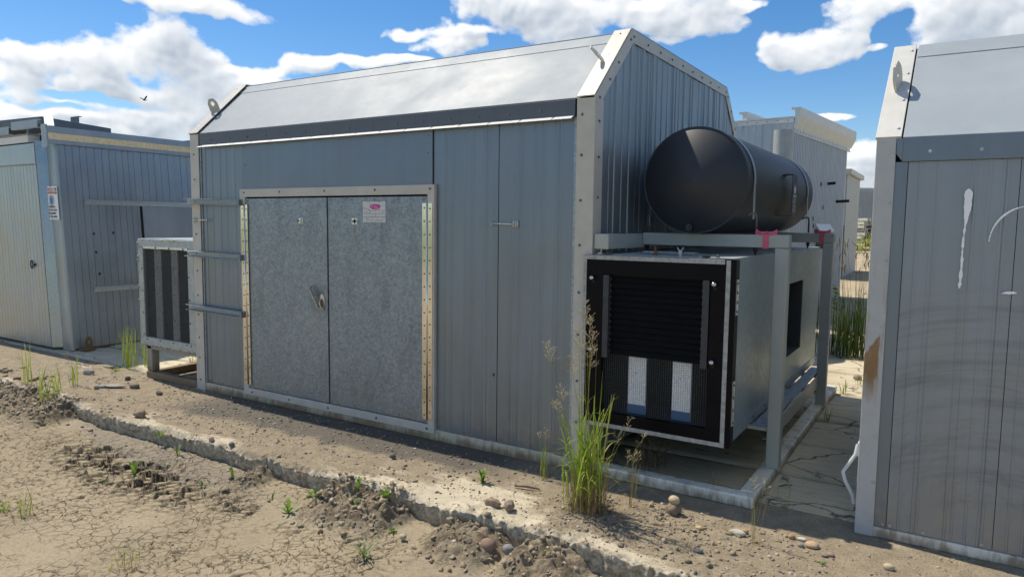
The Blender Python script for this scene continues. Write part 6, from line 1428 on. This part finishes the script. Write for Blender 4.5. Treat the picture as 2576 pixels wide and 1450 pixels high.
# --- the tall clump at the enclosure corner
gc = Vector((0.30, -0.60, 0.035))
cl = thing('grass_clump', 'tall bright green grass clump with pale seed heads growing at the enclosure corner', 'grass clump', tuple(gc))
shared = []
for k in range(16):
    mb = MB(); h = pr_.uniform(0.34, 0.62); a = pr_.uniform(0, 2*math.pi); l = pr_.uniform(0.04, 0.20)*(1.3-h)
    b_ = gc; l = l if k % 3 else l*1.5+0.10; blade(mb, b_, b_+Vector((math.cos(a)*l, math.sin(a)*l, h*(1 if k % 3 else 0.7))), pr_.uniform(0.006, 0.011), droop=pr_.uniform(0, 0.12)+(0 if k % 3 else 0.12), segs=8, sag=(pr_.uniform(-.05, .05), pr_.uniform(-.05, .05), 0))
    me_o = mb.build('blade', MT['grass'] if k % 4 else MT['grass_yellow'], cl, smooth=True); shared.append(me_o)
for k in range(100):
    src = shared[k % 16]; o = src if k < 16 else src.copy()
    if k >= 16: link(o); o.parent = cl
    rad = abs(pr_.gauss(0, 0.055)); a = pr_.uniform(0, 6.28)
    o.location = (math.cos(a)*rad*1.2, math.sin(a)*rad, pr_.uniform(0.0, 0.13)); o.rotation_euler = (pr_.gauss(0, 0.08), pr_.gauss(0, 0.10), pr_.uniform(0, 6.28)); s = pr_.uniform(0.65, 1.12); o.scale = (s, s, s)
for k in range(26):
    mb = MB(); a = pr_.uniform(0, 6.28); l = pr_.uniform(0.12, 0.27); hh = pr_.uniform(0.16, 0.52); b_ = gc+Vector((pr_.gauss(0, 0.035), pr_.gauss(0, 0.035), 0.08))
    blade(mb, b_, b_+Vector((math.cos(a)*l, math.sin(a)*l, hh)), pr_.uniform(0.009, 0.015), droop=pr_.uniform(0.03, 0.16), segs=10, sag=(pr_.uniform(-.04, .04), pr_.uniform(-.04, .04), 0.05)); mb.build('arching_blade', MT['grass'] if k % 3 else MT['grass_yellow'], cl, smooth=True)
sm = MB(); hd = MB(); lf = MB()
tips = [(-0.245, 0.93, 0.05), (-0.165, 0.70, -0.02), (-0.115, 0.86, 0.0), (-0.035, 1.15, 0.03), (-0.01, 1.08, -0.02), (0.015, 0.98, 0.04), (-0.07, 1.02, -0.03), (-0.05, 0.93, 0.06), (0.0, 0.90, 0.0), (-0.19, 0.60, 0.04)]
for (du, z, dv) in tips:
    b_ = gc+VR*pr_.uniform(-0.05, 0.03)+VF*pr_.uniform(-0.04, 0.04); tp = gc+VR*du+VF*dv+UP*z
    mid = b_*0.5+tp*0.5+VR*(0.02 if du < -0.1 else 0); path = [b_, b_*0.75+mid*0.25+UP*0.0, mid, mid*0.4+tp*0.6, tp]
    stem(sm, path, 0.0019); panicle(hd, mid*0.25+tp*0.75, tp, 26, 0.055, pr_, 0.5)
    q = mid*0.7+tp*0.3
    for j in range(2): a = pr_.uniform(0, 6.28); c = b_+(tp-b_)*pr_.uniform(0.3, 0.6); blade(lf, c, c+Vector((math.cos(a)*0.10, math.sin(a)*0.10, pr_.uniform(0.08, 0.2))), 0.007, droop=0.04)
for (du, z) in ((0.03, 0.95), (0.065, 0.78), (-0.02, 0.86)):
    b_ = gc+VR*0.02; tp = gc+VR*du+UP*z; stem(sm, [b_, b_*0.5+tp*0.5, tp], 0.0013)
# thin side stalks to the right, against the dark opening
for (du, z, u0) in ((0.22, 0.52, 0.05), (0.16, 0.44, 0.06), (0.30, 0.42, 0.10)):
    b_ = gc+VR*u0+VF*0.03; tp = gc+VR*(du+0.02)+UP*z+VF*0.05; stem(sm, [b_, b_*0.6+tp*0.4-VR*0.02, tp], 0.0012); panicle(hd, b_*0.2+tp*0.8, tp, 8, 0.03, pr_)
s_ = sm.build('stems', MT['grass_yellow'], cl, smooth=True); h_ = hd.build('seed_heads', MT['seed'], cl); h_['kind'] = 'stuff'; s_['kind'] = 'stuff'; l_ = lf.build('stem_leaves', MT['grass'], cl, smooth=True); l_['kind'] = 'stuff'
th = MB()
for k in range(420):
    a = pr_.uniform(0, 6.28); rad = pr_.uniform(0.01, 0.09); b_ = gc+Vector((math.cos(a)*rad, math.sin(a)*rad, -0.02)); a2 = a+pr_.gauss(0, 0.7); l = pr_.uniform(0.03, 0.25); z = pr_.uniform(-0.02, 0.20)*(1 if pr_.random() < 0.5 else 0.15)
    blade(th, b_, b_+Vector((math.cos(a2)*l, math.sin(a2)*l, z)), pr_.uniform(0.0022, 0.005), droop=0.03, segs=4)
t_ = th.build('dead_thatch', MT['thatch'], cl); t_['kind'] = 'stuff'
st2 = MB()
for k in range(200):
    a = pr_.uniform(0, 6.28); rad = pr_.uniform(0.03, 0.12); b_ = gc+Vector((math.cos(a)*rad, math.sin(a)*rad, -0.02)); blade(st2, b_, b_+Vector((math.cos(a)*0.03, math.sin(a)*0.03, pr_.uniform(0.15, 0.34))), 0.0038, segs=4)
t_ = st2.build('straw_stalks', MT['straw'], cl); t_['kind'] = 'stuff'

def tuft(x, y, n, h, spread, label, mats=('grass', 'grass_yellow'), w=0.005, z=None, cat='grass tuft', lean=(0, 0), heads=0, thatch=6, group=None, name='grass_tuft', joined=True, rad=0.02):
    g0 = Vector((x, y, ground_z(x, y) if z is None else z)); t = thing(name, label, cat, tuple(g0), group)
    mbs = {k: MB() for k in set(mats)}; hd_ = MB()
    for k in range(n):
        a = pr_.uniform(0, 6.28); l = pr_.uniform(0.2, 1.0)*spread; hh = h*pr_.uniform(0.45, 1.0); b_ = g0+Vector((pr_.gauss(0, rad), pr_.gauss(0, rad), -0.005))
        tp = b_+Vector((math.cos(a)*l+lean[0]*hh, math.sin(a)*l+lean[1]*hh, hh)); blade(mbs[pr_.choice(mats)], b_, tp, w*pr_.uniform(0.6, 1.2), droop=pr_.uniform(0, 0.25)*l, segs=6)
        if heads and k % heads == 0:
            stem(mbs[mats[0]], [b_, b_*0.5+tp*0.5, tp+UP*h*0.12], 0.001); panicle(hd_, tp*0.9+b_*0.1, tp+UP*h*0.12, 10, 0.035, pr_)
    for k, mb in mbs.items():
        if mb.v: o = mb.build('blades', MT[k], t, smooth=True); 
        if mb.v and n > 40: o['kind'] = 'stuff'
    if hd_.v: o = hd_.build('seed_heads', MT['seed'], t); o['kind'] = 'stuff'
    if thatch:
        th = MB()
        for k in range(thatch):
            a = pr_.uniform(0, 6.28); blade(th, g0, g0+Vector((math.cos(a)*spread*0.8, math.sin(a)*spread*0.8, 0.02)), 0.003, segs=3)
        th.build('dead_leaves', MT['straw'], t)
    return t
def weed(x, y, n, h, spread, label, mat='weed', w=0.016, prof='leaf', z=None, name='weed', upright=0.5):
    g0 = Vector((x, y, ground_z(x, y) if z is None else z)); t = thing(name, label, 'weed', tuple(g0))
    a0 = pr_.uniform(0, 6.28)
    for k in range(n):
        a = a0+6.283*k/n+pr_.gauss(0, 0.3); hh = h*(pr_.uniform(0.75, 1.0) if pr_.random() < upright else pr_.uniform(0.15, 0.45)); l = spread*pr_.uniform(0.6, 1.0)
        mb = MB(); blade(mb, g0-UP*0.004, g0+Vector((math.cos(a)*l, math.sin(a)*l, hh)), w*pr_.uniform(0.75, 1.15), droop=hh*0.15, segs=9, profile=prof); mb.build('leaf', MT[mat], t, smooth=True)
    return t
# weeds in the mud and rubble
weed(-2.72, -1.418, 5, 0.15, 0.07, 'tall broad-leaved seedling standing in the curled mud plates', w=0.022, upright=0.8)
weed(-2.84, -1.253, 4, 0.06, 0.05, 'small pale seedling on the damp mud just below the kerb', 'weed_pale', w=0.010, prof='oval')
weed(-2.67, -1.224, 5, 0.05, 0.05, 'thin grey green seedling right of the damp mud patch', 'weed_pale', w=0.007, prof='oval')
weed(-2.739, -1.62, 7, 0.035, 0.055, 'flat pale rosette among the curled mud plates', 'weed_pale', w=0.013, prof='oval', upright=0.2)
weed(-2.02, -1.157, 5, 0.085, 0.05, 'short upright seedling with yellow green leaves below the kerb wall', w=0.018, upright=0.7)
weed(-2.123, -1.309, 6, 0.05, 0.05, 'small rosette with reddish stems in the cracked mud', w=0.013)
weed(-3.12, -0.985, 8, 0.07, 0.08, 'toothed weed sprouting from the middle of the kerb face', w=0.013, z=-0.06)
weed(-2.82, -1.04, 4, 0.08, 0.06, 'forked weed growing at the foot of the kerb face', w=0.013, z=-0.12)
weed(-1.585, -1.193, 5, 0.045, 0.04, 'tiny thin seedling left of the dandelion leaves', w=0.008, prof='oval')
weed(-1.32, -1.294, 6, 0.12, 0.085, 'dark green toothed dandelion rosette in the cracked mud', 'weed', w=0.022, upright=0.6)
weed(-1.406, -1.042, 6, 0.06, 0.06, 'bright weed with spreading leaves against the rubble mound', w=0.015)
weed(-1.231, -1.161, 6, 0.075, 0.06, 'dark leafy weed at the left foot of the rubble mound', w=0.014)
weed(-1.055, -0.985, 7, 0.10, 0.05, 'tall stacked green weed on the rubble mound', w=0.020, upright=0.8)
weed(-0.944, -1.109, 5, 0.07, 0.04, 'narrow weed just below the tall weed on the mound', w=0.014)
weed(-0.818, -1.00, 9, 0.11, 0.06, 'bushy dark green weed beside the flat tan stone', w=0.024, prof='oval', upright=0.8)
weed(-0.646, -1.138, 6, 0.03, 0.05, 'low purple green rosette below the bushy weed', w=0.012, upright=0.2)
weed(-0.553, -1.455, 16, 0.10, 0.10, 'large straggly pale green weed on the mud at the bottom', 'weed_pale', w=0.011, prof='oval', upright=0.5)
weed(-0.464, -0.512, 9, 0.11, 0.07, 'fresh green weed growing alone on the concrete slab', w=0.026, prof='oval', upright=0.6)
weed(0.279, -1.026, 4, 0.05, 0.03, 'tiny weed in the rubble right of the purple brown stone', w=0.010, prof='oval')
weed(1.477, -0.474, 3, 0.03, 0.05, 'small two-leaved sprout at the lower right of the slab', w=0.012, prof='oval', upright=0.2)
# grass tufts
tuft(-2.567, -2.151, 14, 0.20, 0.10, 'taller grass tuft of the pair at the lower left', w=0.006)
tuft(-2.75, -2.20, 26, 0.10, 0.11, 'low spreading grass at the extreme lower left', w=0.007)
tuft(-1.431, -2.172, 9, 0.14, 0.09, 'sparse grass with thin blades at the bottom left of the mud', w=0.0045)
tuft(-1.50, -2.19, 6, 0.10, 0.09, 'thin yellowing grass left of the sparse bottom tuft', ('grass_yellow',), w=0.0045)
tuft(-4.882, -0.943, 34, 0.36, 0.16, 'dense yellow green grass tuft on the earth ridge at left', w=0.008, rad=0.07, thatch=16)
tuft(-5.537, -0.836, 7, 0.46, 0.10, 'tall thin grass at the far left of the earth ridge', w=0.009, heads=6)
tuft(-5.20, -0.60, 9, 0.32, 0.10, 'upright grass tuft behind the dense tuft at left', ('grass', 'grass_yellow'), w=0.011, heads=7)
tuft(-5.567, 0.217, 44, 0.46, 0.10, 'tall green grass with seed spikes at the foot of the left shed', w=0.012, heads=5, rad=0.07, thatch=14)
tuft(-5.10, 0.85, 60, 0.40, 0.25, 'yellow green grass growing under the intake box', ('grass_yellow', 'grass', 'straw'), w=0.009, rad=0.12, thatch=26)
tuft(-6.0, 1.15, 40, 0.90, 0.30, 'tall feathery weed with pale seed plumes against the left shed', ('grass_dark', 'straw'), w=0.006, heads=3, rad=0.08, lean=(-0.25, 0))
tuft(-5.52, -0.02, 14, 0.06, 0.09, 'low green weeds on the shadow edge by the left shed', w=0.010, z=0.0)
tuft(-0.181, -0.226, 16, 0.30, 0.05, 'slim grass tuft standing before the enclosure wall', w=0.0045, heads=8)
tuft(-0.317, -0.261, 5, 0.10, 0.03, 'tiny dry sprig left of the slim grass tuft', ('straw',), w=0.003, thatch=3)
tuft(0.47, -0.38, 9, 0.36, 0.12, 'thin wiry stalks between the grass clump and the skid rail', ('grass_yellow', 'straw'), w=0.003, heads=3, thatch=10)
tuft(0.292, 0.36, 70, 0.26, 0.20, 'brown dead grass clump under the radiator housing', ('thatch', 'straw'), w=0.005, rad=0.05, z=0.0, lean=(0.3, 0.1), cat='dead grass')
tuft(1.151, -0.428, 6, 0.42, 0.10, 'sparse thin weed stalks on the gravel before the skid corner', ('grass_yellow', 'straw'), w=0.003, z=0.0, heads=3)
tuft(1.004, -0.377, 5, 0.10, 0.03, 'little green sprout left of the sparse stalks', w=0.005, z=0.0)
tuft(1.19, 0.12, 5, 0.18, 0.04, 'single thin stalk in the slab crack by the skid corner', ('grass_yellow',), w=0.003, z=0.0, heads=5)
tuft(0.61, -0.90, 5, 0.09, 0.02, 'short green blades at the foot of the broken kerb', w=0.005, z=-0.11)
tuft(0.68, -0.885, 6, 0.11, 0.03, 'green blades right of the short ones under the broken kerb', w=0.005, z=-0.11)
tuft(0.90, -0.88, 4, 0.09, 0.02, 'small blades at the lower right end of the broken kerb', w=0.004, z=-0.06)
tuft(0.18, -0.99, 4, 0.07, 0.02, 'single blade tuft beside the kerb notch', w=0.004, z=-0.05)
tuft(0.75, 0.25, 5, 0.16, 0.05, 'dry stalk inside the skid frame corner', ('straw',), w=0.003, z=0.0)
tuft(1.10, 3.38, 9, 0.16, 0.10, 'green blades at the rear skid corner', w=0.012, z=0.0)
tuft(1.20, 3.9, 7, 0.12, 0.06, 'sparse grass in the sunlit slab joint', w=0.006, z=0.0)
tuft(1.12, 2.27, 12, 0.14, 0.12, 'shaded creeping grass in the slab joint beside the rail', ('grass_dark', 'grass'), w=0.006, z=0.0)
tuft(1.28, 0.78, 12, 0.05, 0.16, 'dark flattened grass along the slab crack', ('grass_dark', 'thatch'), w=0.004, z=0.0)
# the dark clump between the two enclosures, and green growth farther back
bc = Vector((0.92, 5.55, 0.0)); t = thing('grass_clump', 'tall dark green grass clump in the shade between the two enclosures', 'grass clump', tuple(bc))
mb = MB(); hd_ = MB()
for k in range(230):
    a = pr_.uniform(0, 6.28); b_ = bc+Vector((pr_.gauss(0, 0.16), pr_.gauss(0, 0.14), 0)); hh = pr_.uniform(0.35, 1.0); l = pr_.uniform(0.02, 0.16)
    blade(mb, b_, b_+Vector((math.cos(a)*l, math.sin(a)*l, hh)), pr_.uniform(0.008, 0.016), droop=pr_.uniform(0, 0.22), segs=6, sag=(pr_.uniform(-.1, .1), pr_.uniform(-.1, .1), 0))
for k in range(26):
    b_ = bc+Vector((pr_.gauss(0, 0.15), pr_.gauss(0, 0.12), 0)); tp = b_+Vector((pr_.gauss(0, 0.10), pr_.gauss(0, 0.08), pr_.uniform(0.95, 1.38))); stem(mb, [b_, b_*0.5+tp*0.5, tp], 0.0025)
    hd_.tube([tp, tp+Vector((pr_.gauss(0, .012), 0, 0.05)), tp+Vector((pr_.gauss(0, .02), 0, 0.11))], [0.004, 0.009, 0.002], 6)
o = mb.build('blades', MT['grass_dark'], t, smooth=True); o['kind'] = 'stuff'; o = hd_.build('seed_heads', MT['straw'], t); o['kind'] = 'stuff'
mb = MB()
for k in range(14):
    a = pr_.uniform(0, 6.28); b_ = bc+Vector((-0.22, 0.1, 0.45+0.03*k)); blade(mb, b_, b_+Vector((math.cos(a)*0.10, math.sin(a)*0.10, 0.03)), 0.07, segs=5, profile='oval')
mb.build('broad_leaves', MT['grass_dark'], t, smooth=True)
for i, (x, y, z, n, h, s, lb) in enumerate(((-0.62, 27.6, 0.79, 120, 0.75, 0.35, 'light green bush of weeds at the right foot of the far pallet stack'), (-1.75, 27.0, 0.70, 90, 0.6, 0.4, 'green grass between the far kerbs and the pallet stack'), (-1.55, 25.6, 0.60, 60, 0.7, 0.25, 'grass growing through the nearer far kerb'), (-2.3, 28.2, 0.75, 70, 0.6, 0.5, 'grass before the far shed wall at left'))):
    tuft(x, y, n, h, s, lb, ('grass', 'grass_yellow'), w=0.045, z=z, rad=0.25, thatch=0, cat='weeds')
